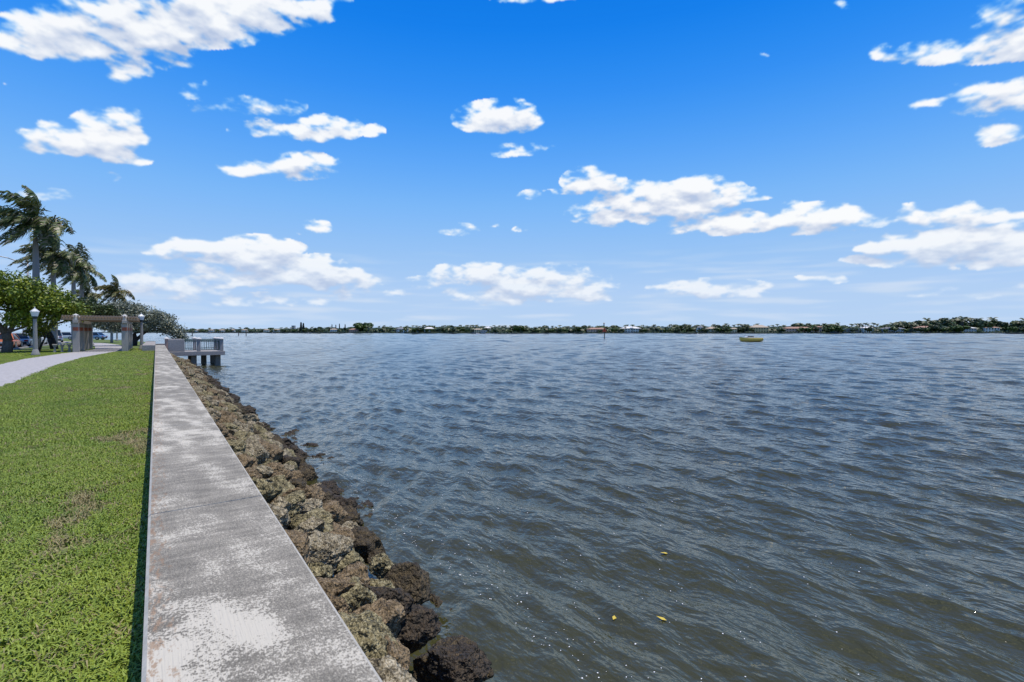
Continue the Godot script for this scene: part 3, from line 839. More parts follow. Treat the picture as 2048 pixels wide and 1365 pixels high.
func make_pier():
	var t := thing("overlook_pier", "small concrete overlook pier with green railing standing on piles over the water", "pier", Vector3(0, 0, 0))
	var conc := textured("pier_concrete", color_tex(131, 0.03, 4, [[0.2, lin(.17, .16, .155)], [0.5, lin(.30, .285, .275)], [0.8, lin(.42, .40, .38)]]), 0.9, 0.95, grey_tex(132, 0.08), 0.5)
	var pile := textured("pile_concrete", color_tex(133, 0.03, 4, [[0.2, lin(.10, .09, .075)], [0.6, lin(.21, .195, .17)], [0.85, lin(.32, .30, .27)]]), 0.9, 0.9)
	var pink := mat("pier_post", lin(.36, .25, .20), 0.9)
	var green := mat("rail_green", lin(.012, .05, .04), 0.5, 0.2)
	var white := mat("cap_white", lin(.55, .54, .52), 0.9)
	var zn := -48.1; var zf := -53.4
	var st := tool()
	box(st, Vector3(2.72, -0.17, (zn + zf) / 2), Vector3(3.95, 0.34, zn - zf + 0.3), Basis.IDENTITY, 0.02)
	build(st, "deck", conc, t)
	st = tool()
	box(st, Vector3(1.32, 0.49, zn), Vector3(1.1, 0.98, 0.2), Basis.IDENTITY, 0.02)
	build(st, "parapet", conc, t)
	st = tool()
	box(st, Vector3(1.32, 0.49, zf), Vector3(1.1, 0.98, 0.2), Basis.IDENTITY, 0.02)
	build(st, "parapet", conc, t)
	for p in [Vector3(2.83, 0, zn), Vector3(4.45, 0, zn), Vector3(2.83, 0, zf), Vector3(4.45, 0, zf), Vector3(4.45, 0, -50.75), Vector3(0.72, 0, -51.2)]:
		st = tool()
		box(st, p + Vector3(0, 0.49, 0), Vector3(0.26, 0.98, 0.26), Basis.IDENTITY, 0.015)
		var post := build(st, "post", conc if p.x > 1.0 else pink, t)
		st = tool()
		lathe(st, [[0.21, 0.98], [0.21, 1.03], [0.15, 1.09], [0.03, 1.14]], 8, p)
		build(st, "post_cap", white, post)
	for run in [[Vector3(1.88, 0, zn), Vector3(2.69, 0, zn)], [Vector3(2.97, 0, zn), Vector3(4.31, 0, zn)], [Vector3(1.88, 0, zf), Vector3(2.69, 0, zf)], [Vector3(2.97, 0, zf), Vector3(4.31, 0, zf)], [Vector3(4.45, 0, zn - 0.14), Vector3(4.45, 0, -50.6)], [Vector3(4.45, 0, -50.9), Vector3(4.45, 0, zf + 0.14)]]:
		var a: Vector3 = run[0]; var b: Vector3 = run[1]
		for y in [0.12, 0.80, 0.92]:
			st = tool()
			tube(st, a + Vector3(0, y, 0), b + Vector3(0, y, 0), 0.028, 0.028, 6)
			build(st, "rail", green, t)
		var n := int(a.distance_to(b) / 0.15)
		for k in n:
			st = tool()
			var q := a.lerp(b, (k + 0.5) / n)
			tube(st, q + Vector3(0, 0.12, 0), q + Vector3(0, 0.80, 0), 0.014, 0.014, 5)
			build(st, "baluster", green, t)
	for p in [Vector3(2.5, 0, -48.5), Vector3(4.2, 0, -48.5), Vector3(2.5, 0, -53.0), Vector3(4.2, 0, -53.0), Vector3(3.35, 0, -50.75)]:
		st = tool()
		box(st, p + Vector3(0, -1.25, 0), Vector3(0.4, 1.85, 0.4), Basis.IDENTITY, 0.03)
		build(st, "pile", pile, t)
	# planter walls at the head of the pier
	var w := thing("planter_wall", "low concrete planter wall beside the end of the sea wall", "wall", Vector3.ZERO)
	st = tool()
	box(st, Vector3(-0.50, 0.20, -61.5), Vector3(0.9, 0.6, 21.0), Basis.IDENTITY, 0.02)
	build(st, "wall_section", conc, w)
	st = tool()
	box(st, Vector3(0.35, 0.22, -58.2), Vector3(0.75, 0.5, 0.35), Basis.IDENTITY, 0.02)
	build(st, "end_wall", conc, w)
	st = tool()
	box(st, Vector3(0.33, -0.3, -54.4), Vector3(0.62, 1.0, 7.4))
	tag(build(st, "planting_bed", textured("mulch", color_tex(141, 0.06, 4, [[0.2, lin(.06, .035, .02)], [0.55, lin(.19, .10, .045)], [0.8, lin(.33, .22, .10)]]), 1.0, 1.0)), "mulched planting bed between the low walls", "planting bed", "", "structure")

func make_car(called: String, label: String, at: Vector3, turn: float, paint: Color, tall: float, long: float, boxy: bool):
	var t := thing(called, label, "car", at, turn)
	var pm := mat("paint_" + label, paint, 0.25)
	pm.clearcoat_enabled = true
	var glass := mat("car_glass", lin(.02, .025, .03), 0.05)
	var dark := mat("car_black", lin(.015, .015, .016), 0.6)
	var hw := 0.9; var hl := long / 2
	var body_top := 0.88 if not boxy else 1.0
	var st := tool(true)
	var sec := []                                  # cross-sections from the rear (+z) to the nose
	for q in [[hl, 0.80, 0.42, body_top - 0.22], [hl - 0.08, 0.88, 0.30, body_top - 0.05], [hl - 0.5, hw, 0.22, body_top], [0.0, hw, 0.20, body_top], [-hl + 0.9, hw, 0.22, body_top - 0.08], [-hl + 0.15, 0.84, 0.28, body_top - 0.25], [-hl, 0.74, 0.36, body_top - 0.38]]:
		var z: float = q[0]; var w: float = q[1]; var lo: float = q[2]; var hi: float = q[3]
		sec.append([Vector3(-w + 0.1, lo, z), Vector3(w - 0.1, lo, z), Vector3(w, lo + 0.16, z), Vector3(w, hi - 0.14, z), Vector3(w - 0.14, hi, z), Vector3(-w + 0.14, hi, z), Vector3(-w, hi - 0.14, z), Vector3(-w, lo + 0.16, z)])
	st.set_smooth_group(-1)
	for i in sec.size() - 1:
		for k in 8:
			var j := (k + 1) % 8
			quad(st, sec[i][j], sec[i][k], sec[i + 1][k], sec[i + 1][j])
	cap(st, sec[0], false); cap(st, sec.back(), true)
	build(st, "body", pm, t)
	st = tool()
	var zr := hl - (0.12 if boxy else 0.45); var zf := -hl + 1.15
	var lo := [Vector3(-hw + 0.08, body_top - 0.02, zr), Vector3(hw - 0.08, body_top - 0.02, zr), Vector3(hw - 0.08, body_top - 0.02, zf), Vector3(-hw + 0.08, body_top - 0.02, zf)]
	var hi := [Vector3(-0.62, tall - 0.05, zr - (0.15 if boxy else 0.5)), Vector3(0.62, tall - 0.05, zr - (0.15 if boxy else 0.5)), Vector3(0.62, tall - 0.05, zf + 0.75), Vector3(-0.62, tall - 0.05, zf + 0.75)]
	ring(st, lo, hi); cap(st, hi)
	build(st, "windows", glass, t)
	st = tool()
	box(st, (hi[0] + hi[2]) / 2 + Vector3(0, 0.03, 0), Vector3(1.28, 0.07, hi[0].z - hi[2].z + 0.1), Basis.IDENTITY, 0.02)
	for k in 4: tube(st, lo[k], hi[k], 0.05, 0.05, 5)
	build(st, "roof", pm, t)
	for p in [Vector3(-0.8, 0.33, hl - 0.85), Vector3(0.8, 0.33, hl - 0.85), Vector3(-0.8, 0.33, -hl + 0.85), Vector3(0.8, 0.33, -hl + 0.85)]:
		st = tool()
		tube(st, p - Vector3(0.12, 0, 0), p + Vector3(0.12, 0, 0), 0.33, 0.33, 16)
		var wh := build(st, "wheel", dark, t)
		st = tool()
		tube(st, p - Vector3(0.13, 0, 0), p + Vector3(0.13, 0, 0), 0.19, 0.19, 10)
		build(st, "rim", mat("rim", lin(.4, .4, .42), 0.35, 0.7), wh)
	for s in [-1.0, 1.0]:
		st = tool()
		box(st, Vector3(s * 0.66, body_top - 0.20, hl - 0.03), Vector3(0.3, 0.16, 0.14), Basis.IDENTITY, 0.02)
		build(st, "tail_light", mat("tail_red", lin(.35, .02, .015), 0.3), t)
	st = tool()
	box(st, Vector3(0, 0.42, hl), Vector3(1.4, 0.2, 0.1), Basis.IDENTITY, 0.02)
	build(st, "bumper", dark, t)
	st = tool()
	box(st, Vector3(0, 0.60, hl + 0.02), Vector3(0.34, 0.14, 0.03))
	build(st, "number_plate", mat("plate", lin(.6, .6, .6), 0.5), t)

func make_street():
	make_car("parked_car", "orange hatchback parked at the kerb behind the shade tree", Vector3(-11.75, 0.01, -67.2), 0.0, lin(.62, .15, .02), 1.42, 4.3, false)
	make_car("parked_car", "silver-blue car parked in front of the orange hatchback", Vector3(-11.6, 0.01, -73.4), 0.0, lin(.38, .44, .50), 1.45, 4.5, false)
	make_car("parked_car", "white sport utility car parked ahead of the silver-blue one", Vector3(-11.6, 0.01, -80.0), 0.0, lin(.72, .72, .72), 1.8, 4.7, true)
	make_car("parked_car", "grey-green van parked ahead of the white sport utility car", Vector3(-11.6, 0.01, -87.0), 0.0, lin(.22, .27, .26), 1.75, 4.8, true)
	make_car("parked_car", "white van at the far end of the parked row", Vector3(-12.6, 0.01, -103.0), 0.1, lin(.75, .75, .74), 1.9, 4.9, true)
	make_car("parked_car", "blue car parked where the street bends behind the pergola", Vector3(-10.2, 0.01, -128.0), 1.1, lin(.10, .22, .40), 1.45, 4.4, false)
	make_car("parked_car", "pale car parked where the street bends behind the pergola", Vector3(-14.8, 0.01, -134.0), 1.1, lin(.55, .60, .65), 1.5, 4.4, false)
	var metal := mat("galvanised", lin(.36, .37, .38), 0.5, 0.4)
	for q in [[Vector3(-11.0, 0, -73.0), 9.2, -5.0], [Vector3(-10.6, 0, -106), 8.6, 3.0]]:
		var l := thing("street_light", "tall grey street light with long curved arm " + ("rising behind the shade tree" if q[2] < 0 else "among the royal palms"), "street light", q[0])
		var st := tool(true)
		tube(st, Vector3(0, -0.05, 0), Vector3(0, q[1], 0), 0.12, 0.08, 8)
		build(st, "pole", metal, l)
		st = tool(true)
		path_tube(st, [Vector3(0, q[1] - 0.5, 0), Vector3(q[2] * 0.3, q[1] + 0.1, 0), Vector3(q[2] * 0.7, q[1] + 0.5, 0), Vector3(q[2], q[1] + 0.55, 0)], 0.06, 0.04, 6)
		build(st, "arm", metal, l)
		st = tool()
		box(st, Vector3(q[2] * 1.06, q[1] + 0.52, 0), Vector3(0.7, 0.13, 0.28), Basis.IDENTITY, 0.04)
		build(st, "lamp_head", metal, l)

# ---------------------------------------------------------------- boats and markers
func make_boat(called: String, label: String, at: Vector3, turn: float, L: float, hull_c: Material, cabin: bool, masts: Array, tall := 0.19):
	var t := thing(called, label, "boat", at, turn)
	var st := tool(true)
	var sec := []
	for q in [[-0.5, 0.34, 0.50, 0.05], [-0.3, 0.40, 0.50, -0.12], [0.0, 0.42, 0.50, -0.16], [0.25, 0.33, 0.54, -0.14], [0.42, 0.15, 0.60, -0.02], [0.5, 0.01, 0.64, 0.42]]:
		var x: float = q[0] * L; var w: float = q[1] * L * 0.36; var top: float = q[2] * L * tall; var keel: float = q[3] * L * 0.19
		sec.append([Vector3(x, top, -w * 0.74), Vector3(x, top * 0.25, -w), Vector3(x, keel, 0), Vector3(x, top * 0.25, w), Vector3(x, top, w * 0.74)])
	for i in sec.size() - 1:
		for k in 4: quad(st, sec[i][k], sec[i][k + 1], sec[i + 1][k + 1], sec[i + 1][k])
	for k in 3: tri(st, sec[0][0], sec[0][k + 1], sec[0][k + 2])
	build(st, "hull", hull_c, t)
	var white := mat("boat_white", lin(.74, .74, .72), 0.4)
	st = tool()
	for i in sec.size() - 1:
		quad(st, sec[i][4] - Vector3(0, 0.03, 0), sec[i + 1][4] - Vector3(0, 0.03, 0), sec[i + 1][0] - Vector3(0, 0.03, 0), sec[i][0] - Vector3(0, 0.03, 0))
	build(st, "deck", white, t)
	if cabin:
		st = tool()
		box(st, Vector3(0.04 * L, (tall - 0.19) * 0.5 * L + 0.145 * L, 0), Vector3(0.36 * L, (0.10 if tall < 0.2 else 0.06) * L, 0.18 * L), Basis.IDENTITY, 0.02 * L)
		var c := build(st, "cabin", white, t)
		st = tool()
		box(st, Vector3(0.04 * L, (tall - 0.19) * 0.5 * L + 0.155 * L, 0), Vector3(0.28 * L, 0.035 * L, 0.184 * L))
		build(st, "window", mat("car_glass", lin(.02, .025, .03), 0.05), c)
	else:
		st = tool()
		box(st, Vector3(-0.05 * L, 0.13 * L, 0), Vector3(0.10 * L, 0.08 * L, 0.12 * L), Basis.IDENTITY, 0.01 * L)
		build(st, "console", white, t)
	for m in masts:
		st = tool()
		tube(st, Vector3(m[0] * L, 0.08 * L, 0), Vector3(m[0] * L, m[1], 0), 0.07, 0.04, 6)
		var ma := build(st, "mast", mat("mast", lin(.35, .34, .33), 0.5), t)
		st = tool()
		tube(st, Vector3(m[0] * L, 0.26 * L, 0), Vector3((m[0] - 0.3) * L, 0.25 * L, 0), 0.09, 0.09, 6)
		build(st, "boom", mat("sail_cover", lin(.12, .16, .25), 0.8), ma)

func make_boats():
	var yellow := mat("hull_yellow", lin(.80, .56, .12), 0.45)
	make_boat("moored_boat", "yellow boat with white deck moored alone on open water", Vector3(136.3, WATER + 0.12, -75.5), -TURN + PI, 6.4, yellow, true, [], 0.30)
	make_boat("sailboat", "two-masted white sailboat anchored off the far shore", Vector3(244, WATER, -398), -TURN, 8.0, mat("boat_white", lin(.74, .74, .72), 0.4), true, [[0.08, 11.5], [-0.38, 6.0]])
	var k := 0
	for q in [[92.8, -621, 6.5, "with low cabin farthest from the channel posts"], [133, -764, 8.0, "moored in front of the distant houses"], [60, -800, 7.0, "lying close under the distant wooded shore"], [180, -760, 7.5, "lying next to the tall dark pines' shore"], [255.0, -400.0, 5.5, "anchored just beyond the two-masted sailboat"], [418.0, -283.0, 7.0, "tied up by the white mansion's sea wall"]]:
		make_boat("motorboat", "small white motorboat " + q[3], Vector3(q[0], WATER, q[1]), -TURN + (0.3 if k % 2 else PI), q[2], mat("boat_white", lin(.74, .74, .72), 0.4), k % 2 == 0, [])
		k += 1
	# channel markers
	var wood := mat("piling", lin(.035, .03, .028), 0.9)
	var t := thing("channel_marker", "channel marker pile carrying an orange-red triangular board", "channel marker", Vector3(157.4, WATER, -152.3), -TURN)
	var st := tool(true)
	tube(st, Vector3(0, -1.5, 0), Vector3(0, 4.4, 0), 0.2, 0.17, 8)
	build(st, "pile", wood, t)
	st = tool()
	ring(st, [Vector3(-1.0, 2.7, 0.26), Vector3(1.0, 2.7, 0.26), Vector3(1.0, 2.7, 0.2), Vector3(-1.0, 2.7, 0.2)], [Vector3(-0.02, 4.7, 0.26), Vector3(0.02, 4.7, 0.26), Vector3(0.02, 4.7, 0.2), Vector3(-0.02, 4.7, 0.2)])
	build(st, "board", mat("marker_red", lin(.62, .10, .02), 0.6), t)
	st = tool()
	ring(st, [Vector3(-0.68, 2.9, 0.272), Vector3(0.68, 2.9, 0.272), Vector3(0.68, 2.9, 0.262), Vector3(-0.68, 2.9, 0.262)], [Vector3(-0.02, 4.3, 0.272), Vector3(0.02, 4.3, 0.272), Vector3(0.02, 4.3, 0.262), Vector3(-0.02, 4.3, 0.262)])
	build(st, "panel", mat("marker_orange", lin(.50, .06, .02), 0.6), t)
	for q in [[14.6, -371.7, 3.2], [18.4, -369.0, 4.2], [44.4, -372.9, 2.9], [48.4, -370.0, 4.0]]:
		st = tool(true)
		var p := thing("mooring_pile", "bare dark pile standing in the water beyond the pier", "pile", Vector3(q[0], WATER, q[1]), 0.0, "bare piles beyond the pier")
		tube(st, Vector3(0, -1.5, 0), Vector3(0, q[2], 0), 0.26, 0.24, 8)
		build(st, "post", wood, p)

# ---------------------------------------------------------------- far shore
func far(s: float, t: float, y: float) -> Vector3:    # s along the far shore, t across the lagoon
	return Vector3(cos(TURN) * s + sin(TURN) * t, y, sin(TURN) * s - cos(TURN) * t)

func shore_t(s: float) -> float:
	var P := [[-2200, 2300], [-1020, 1500], [-655, 1250], [-467, 1100], [-292, 900], [-120, 680], [-15, 622], [115, 640], [310, 650], [520, 660], [690, 670], [1600, 760]]
	for i in P.size() - 1:
		if s <= P[i + 1][0]: return lerpf(P[i][1], P[i + 1][1], clampf((s - P[i][0]) / (P[i + 1][0] - P[i][0]), 0, 1))
	return 760.0

func make_house(called: String, label: String, s: float, w: float, wall_h: float, roof_h: float, wall: Material, roof: Material, back := 14.0, nwin := 5, storeys := 2):
	var t := shore_t(s) + back
	var o := thing(called, label, "house", far(s, t, 0.4), -TURN)
	var d := minf(w * 0.6, 13.0)
	var st := tool()
	box(st, Vector3(0, wall_h / 2, -d / 2), Vector3(w, wall_h, d))
	build(st, "wall", wall, o)
	st = tool()
	var e := 0.7
	var A := [Vector3(-w / 2 - e, wall_h + 0.02, e), Vector3(w / 2 + e, wall_h + 0.02, e), Vector3(w / 2 + e, wall_h + 0.02, -d - e), Vector3(-w / 2 - e, wall_h + 0.02, -d - e)]
	var k := minf(d / 2, w / 2) * 0.92
	var B := []
	if roof_h < 0.8:
		for p in A: B.append(p + Vector3(0, roof_h, 0))
	else:
		B = [Vector3(-w / 2 + k, wall_h + roof_h, -d / 2 + 0.3), Vector3(w / 2 - k, wall_h + roof_h, -d / 2 + 0.3), Vector3(w / 2 - k, wall_h + roof_h, -d / 2 - 0.3), Vector3(-w / 2 + k, wall_h + roof_h, -d / 2 - 0.3)]
	ring(st, A, B); cap(st, B); cap(st, A, false)
	build(st, "roof", roof, o)
	for f in storeys:
		for i in nwin:
			st = tool()
			var c := Vector3(-w / 2 + (i + 0.5) * w / nwin, (f + 0.52) * wall_h / storeys, 0.03)
			box(st, c, Vector3(w / nwin * 0.5, wall_h / storeys * 0.55, 0.1))
			build(st, "window", mat("house_glass", lin(.03, .035, .04), 0.15), o)
	return o

func make_far_shore():
	# land and sea wall of the far side
	var ground := textured("far_lawn", color_tex(151, 0.02, 4, [[0.2, lin(.045, .08, .02)], [0.8, lin(.10, .14, .04)]]), 0.05, 1.0)
	var st := tool()
	var wall := tool()
	var s0 := -2200.0
	while s0 < 1600.0:
		var s1 := s0 + 40.0
		var a := far(s0, shore_t(s0), 0.4); var b := far(s1, shore_t(s1), 0.4)
		var a2 := far(s0 * 1.5, shore_t(s0) + 700, 0.4); var b2 := far(s1 * 1.5, shore_t(s1) + 700, 0.4)
		quad(st, a, b, b2, a2)
		var dn := Vector3(0, -3.0, 0)
		var f0 := far(s0, shore_t(s0) - 0.5, 0.55); var f1 := far(s1, shore_t(s1) - 0.5, 0.55)
		var g0 := far(s0, shore_t(s0) + 0.3, 0.55); var g1 := far(s1, shore_t(s1) + 0.3, 0.55)
		quad(wall, f0 + dn, f1 + dn, f1, f0)
		quad(wall, f0, f1, g1, g0)
		s0 = s1
	tag(build(st, "far_land", ground), "low green land of the far shore", "land", "", "structure")
	tag(build(wall, "far_sea_wall", textured("far_wall", color_tex(152, 0.03, 4, [[0.2, lin(.03, .03, .03)], [0.8, lin(.10, .095, .09)]]), 0.2, 0.95)), "dark sea wall along the whole far shore", "wall")
	# houses
	var white := mat("house_white", lin(.70, .69, .66), 0.9); var cream := mat("house_cream", lin(.62, .52, .36), 0.9); var yellow := mat("house_yellow", lin(.62, .47, .24), 0.9); var pink := mat("house_pink", lin(.56, .38, .30), 0.9); var greyw := mat("house_grey", lin(.40, .41, .42), 0.9)
	var terra := mat("roof_terracotta", lin(.34, .21, .155), 0.9); var tan := mat("roof_tan", lin(.42, .35, .27), 0.9); var wroof := mat("roof_white", lin(.68, .67, .65), 0.9); var groof := mat("roof_grey", lin(.20, .21, .23), 0.9); var teal := mat("teal_glass", lin(.03, .10, .11), 0.2)
	make_house("villa", "pinkish house with terracotta roof below the huge domed tree", -287, 17, 5, 2.2, pink, terra, 12)
	make_house("villa", "white house with pale grey roof near the huge domed tree", -165, 17, 5.5, 2.5, white, groof, 14)
	make_house("villa", "white hip-roofed villa half hidden by palms left of the sailboat", -115, 12, 5.5, 2.2, white, wroof, 14)
	make_house("villa", "cream villa with tan roof directly behind the two-masted sailboat", -45, 9, 4, 1.6, cream, tan, 16, 3)
	make_house("villa", "bright white villa with dark upper windows behind the anchored boats", -32, 9, 6, 2.0, white, wroof, 24, 3)
	make_house("boathouse", "long low white boathouse at the water's edge", -36, 8, 2.6, 0.4, white, wroof, 2, 4, 1)
	make_house("villa", "long low villa with orange terracotta roofs behind the channel marker", 111, 24, 4.6, 2.0, pink, terra, 14, 7)
	make_house("villa", "large white mansion with stepped pale roofs near the channel marker", 157, 24, 5.6, 2.6, white, wroof, 14, 7)
	make_house("villa", "house showing only a wide flat white roof above dark trees", 196, 16, 6.8, 0.6, white, wroof, 30, 4)
	make_house("villa", "narrow white house with grey roof between leafy trees", 250, 7.5, 7.0, 1.6, white, groof, 16, 2)
	make_house("villa", "cream house with tan hip roof beside the narrow white one", 272, 15, 5.4, 2.4, cream, tan, 26, 4)
	make_house("villa", "small cream house low among bushes near the yellow mansion", 298, 7, 5.0, 1.6, cream, tan, 20, 2)
	make_house("mansion", "big yellow mansion with broad beige hip roof and arched windows", 330, 21, 7.0, 3.4, yellow, tan, 12, 6)
	make_house("mansion", "very long pink-beige mansion with terracotta roof", 384, 38, 5.6, 2.2, pink, terra, 12, 10)
	make_house("mansion", "square pink tower block at the end of the long terracotta mansion", 410, 7, 7.6, 1.2, pink, terra, 12, 2)
	make_house("pavilion", "long low flat-roofed pavilion of teal glass", 447, 33, 4.6, 0.5, teal, greyw, 10, 8, 1)
	make_house("villa", "white villa partly hidden behind round trees next to the teal pavilion", 484, 13, 6.4, 1.8, white, wroof, 20, 4)
	make_house("villa", "grey villa with dark hip roof and white-framed windows", 519, 25, 5.4, 2.2, greyw, groof, 16, 8)
	make_house("villa", "cream villa with terracotta hip roofs behind a clipped hedge", 566, 24, 6.4, 2.6, cream, terra, 16, 6)
	make_house("villa", "pale grey villa under the tallest palms of the shore", 627, 18, 6.2, 1.8, greyw, wroof, 18, 5)
	make_house("villa", "white villa beside the tallest palms with red-brown eaves", 664, 20, 6.8, 2.0, white, terra, 22, 5)
	for q in [[-900, 15], [-835, 12], [-790, 18], [-740, 12], [-690, 14], [-600, 12], [-560, 14], [-350, 12]]:
		make_house("distant_villa", "tiny pale villa along the distant wooded shore", q[0], q[1], 5.5, 2.0, white, tan, 12, 3).set_meta("group", "distant villas on the wooded shore")
	var tower := thing("tower_block", "lone grey tower rising above the distant treeline", "building", far(-520, 1190, 0.4), -TURN)
	st = tool()
	box(st, Vector3(0, 8, 0), Vector3(7, 16, 7))
	build(st, "wall", greyw, tower)
	for f in 5:
		st = tool()
		box(st, Vector3(0, 2.5 + f * 3.0, 3.55), Vector3(5.4, 1.3, 0.1))
		build(st, "window", mat("house_glass", lin(.03, .035, .04), 0.15), tower)
	var chim := thing("white_tower", "slim white tower poking above the trees by the white mansion", "tower", far(127, 690, 0.4), -TURN)
	st = tool()
	box(st, Vector3(0, 6.2, 0), Vector3(1.6, 12.4, 1.6))
	build(st, "shaft", white, chim)
	st = tool()
	lathe(st, [[1.3, 12.4], [1.3, 12.8], [0.1, 14.2]], 4)
	build(st, "roof", tan, chim)
	# docks
	for q in [[-20, 26, "near the white boathouse"], [170, 18, "in front of the white mansion"], [375, 22, "in front of the long terracotta mansion"], [470, 30, "beside the teal pavilion"], [640, 24, "under the tallest palms"]]:
		var dk := thing("dock", "pale timber boat dock on piles " + q[2], "dock", far(q[0], shore_t(q[0]) - 5.0, WATER), -TURN)
		st = tool()
		box(st, Vector3(0, 1.0, 0), Vector3(q[1], 0.25, 3.0))
		build(st, "deck", mat("dock_wood", lin(.34, .32, .29), 0.9), dk)
		for k in 6:
			st = tool()
			tube(st, Vector3(q[1] * (k / 5.0 - 0.5) * 0.96, -1.0, 1.2), Vector3(q[1] * (k / 5.0 - 0.5) * 0.96, 2.0, 1.2), 0.17, 0.17, 6)
			build(st, "pile", mat("dock_pile", lin(.5, .49, .47), 0.9), dk)
	# trees: a few built once, then repeated
	var bark := mat("far_bark", lin(.12, .10, .085), 0.95)
	var protos := []
	for k in 4:
		var p := Node3D.new()
		p.name = "coconut_palm"
		st = tool()
		path_tube(st, [Vector3(0, -0.2, 0), Vector3(0.05, 0.5, 0), Vector3(0.0, 0.86, 0)], 0.026, 0.016, 5)
		build(st, "trunk", bark, p)
		st = tool()
		var r := RandomNumberGenerator.new()
		r.seed = 500 + k
		for f in 13:
			var az := TAU * f / 13 + r.randf_range(-0.2, 0.2)
			var d := Vector3(cos(az), r.randf_range(0.1, 1.1), sin(az)).normalized()
			var pt := Vector3(0, 0.86, 0)
			var side := Vector3(-sin(az), 0, cos(az))
			st.set_color(Color(.025, .042, .012).lerp(Color(.07, .09, .025), r.randf()))
			for q in 5:
				var d2 := (d + Vector3(-0.14, -0.26, 0.03)).normalized()
				var nx := pt + d2 * 0.062
				var w0 := 0.065 * sin(PI * (0.15 + q * 0.16)); var w1 := 0.065 * sin(PI * (0.15 + (q + 1) * 0.16))
				for sd in [-1.0, 1.0]:
					quad(st, pt, nx, nx + (side * sd * 0.8 - Vector3(0, 0.75, 0)) * w1, pt + (side * sd * 0.8 - Vector3(0, 0.75, 0)) * w0)
				pt = nx; d = d2
		build(st, "crown", leaf_mat(), p)
		protos.append(p)
	var leafy := []
	for k in 5:
		var p := Node3D.new()
		p.name = ["leafy_tree", "leafy_tree", "leafy_tree", "domed_tree", "pine_tree"][k]
		st = tool()
		path_tube(st, [Vector3(0, -0.1, 0), Vector3(0.02, 0.25, 0), Vector3(0, 0.5, 0)], 0.05, 0.03, 5)
		build(st, "trunk", bark, p)
		st = tool()
		var r := RandomNumberGenerator.new()
		r.seed = 700 + k
		var lobes := []
		for j in 7: lobes.append([Vector3(r.randf_range(-0.3, 0.3), r.randf_range(0.35, 0.72), r.randf_range(-0.3, 0.3)), r.randf_range(0.18, 0.3)])
		if k == 3:
			lobes = []
			for j in 16: lobes.append([Vector3(r.randf_range(-0.85, 0.85), 0.0, r.randf_range(-0.5, 0.5)), 0.3])
			for L in lobes: L[0].y = 0.25 + 0.47 * sqrt(maxf(0.0, 1.0 - pow(L[0].x / 1.15, 2)))
		if k == 4:
			lobes = []
			for j in 9: lobes.append([Vector3(0, 0.15 + j * 0.09, 0), 0.17 - j * 0.014])
		var c0 := [Color(.022, .042, .012), Color(.04, .075, .014), Color(.06, .085, .022), Color(.05, .085, .016), Color(.012, .022, .012)][k] as Color
		for j in (800 if k != 3 else 2200):
			var L: Array = lobes[r.randi() % lobes.size()]
			var dd := Vector3(r.randfn(), r.randfn(), r.randfn()).normalized()
			var c: Vector3 = L[0] + dd * L[1] * pow(r.randf(), 0.3)
			var n := (dd + Vector3(r.randfn(), r.randfn(), r.randfn()) * 0.5).normalized()
			var a := n.cross(Vector3(r.randfn(), r.randfn(), r.randfn())).normalized() * (0.075 if k != 3 else 0.07)
			var b := n.cross(a)
			st.set_color(c0 * r.randf_range(0.7, 1.9))
			tri(st, c - a, c + b, c + a); tri(st, c - a, c + a, c - b)
		build(st, "crown", leaf_mat(), p)
		leafy.append(p)
	var rr := RandomNumberGenerator.new()
	rr.seed = 77
	var tall := func(s: float) -> float:
		var P := [[-2200, 14], [-700, 14], [-300, 13], [-100, 12], [50, 11], [150, 11.5], [300, 13], [420, 14], [520, 14], [560, 17], [610, 23], [680, 24], [760, 19], [1600, 16]]
		for i in P.size() - 1:
			if s <= P[i + 1][0]: return lerpf(P[i][1], P[i + 1][1], clampf((s - P[i][0]) / (P[i + 1][0] - P[i][0]), 0, 1))
		return 15.0
	var marks := [[-900, "distant wooded point"], [-700, "distant low villas"], [-520, "lone grey tower"], [-478, "pair of tall pines"], [-345, "row of slim pines"], [-287, "pinkish house"], [-272, "domed tree"], [-165, "grey-roofed white house"], [-115, "hip-roofed white villa"], [-45, "cream villa behind the sailboat"], [-33, "white boathouse"], [40, "wooded gap beyond the boathouse"], [111, "orange-roofed low villa"], [157, "stepped white mansion"], [196, "flat white roof"], [250, "narrow white house"], [272, "tan-roofed cream house"], [330, "big yellow mansion"], [384, "long terracotta mansion"], [447, "teal glass pavilion"], [484, "half-hidden white villa"], [519, "dark-roofed grey villa"], [566, "hedged cream villa"], [627, "pale grey villa"], [664, "red-eaved white villa"]]
	var by := func(s: float) -> String:
		var best := 1e9; var name_of := ""
		for q in marks:
			if absf(q[0] - s) < best:
				best = absf(q[0] - s); name_of = q[1]
		return name_of
	var put := func(proto: Node3D, s: float, back: float, h: float, wide: float, label: String, cat: String, group: String):
		var c: Node3D = proto.duplicate()
		c.name = numbered(String(proto.name))
		add_child(c)
		c.position = far(s, shore_t(s) + back, 0.4)
		c.rotation.y = rr.randf() * TAU if cat != "palm tree" else rr.randf_range(-0.4, 0.4)
		c.scale = Vector3(wide, h, wide)
		tag(c, label, cat, group)
	for k in 280:
		var s := rr.randf_range(-140, 800) if k > 60 else rr.randf_range(-900, -140)
		var h: float = tall.call(s) * rr.randf_range(0.72, 1.05)
		put.call(protos[k % 4], s, rr.randf_range(8, 75), h, h * rr.randf_range(0.85, 1.05), ["slender ", "full-headed ", "ragged ", "wind-bent "][k % 4] + ("tall" if h > tall.call(s) * 0.88 else "lower") + " coconut palm by the " + by.call(s), "palm tree", "palms along the far shore")
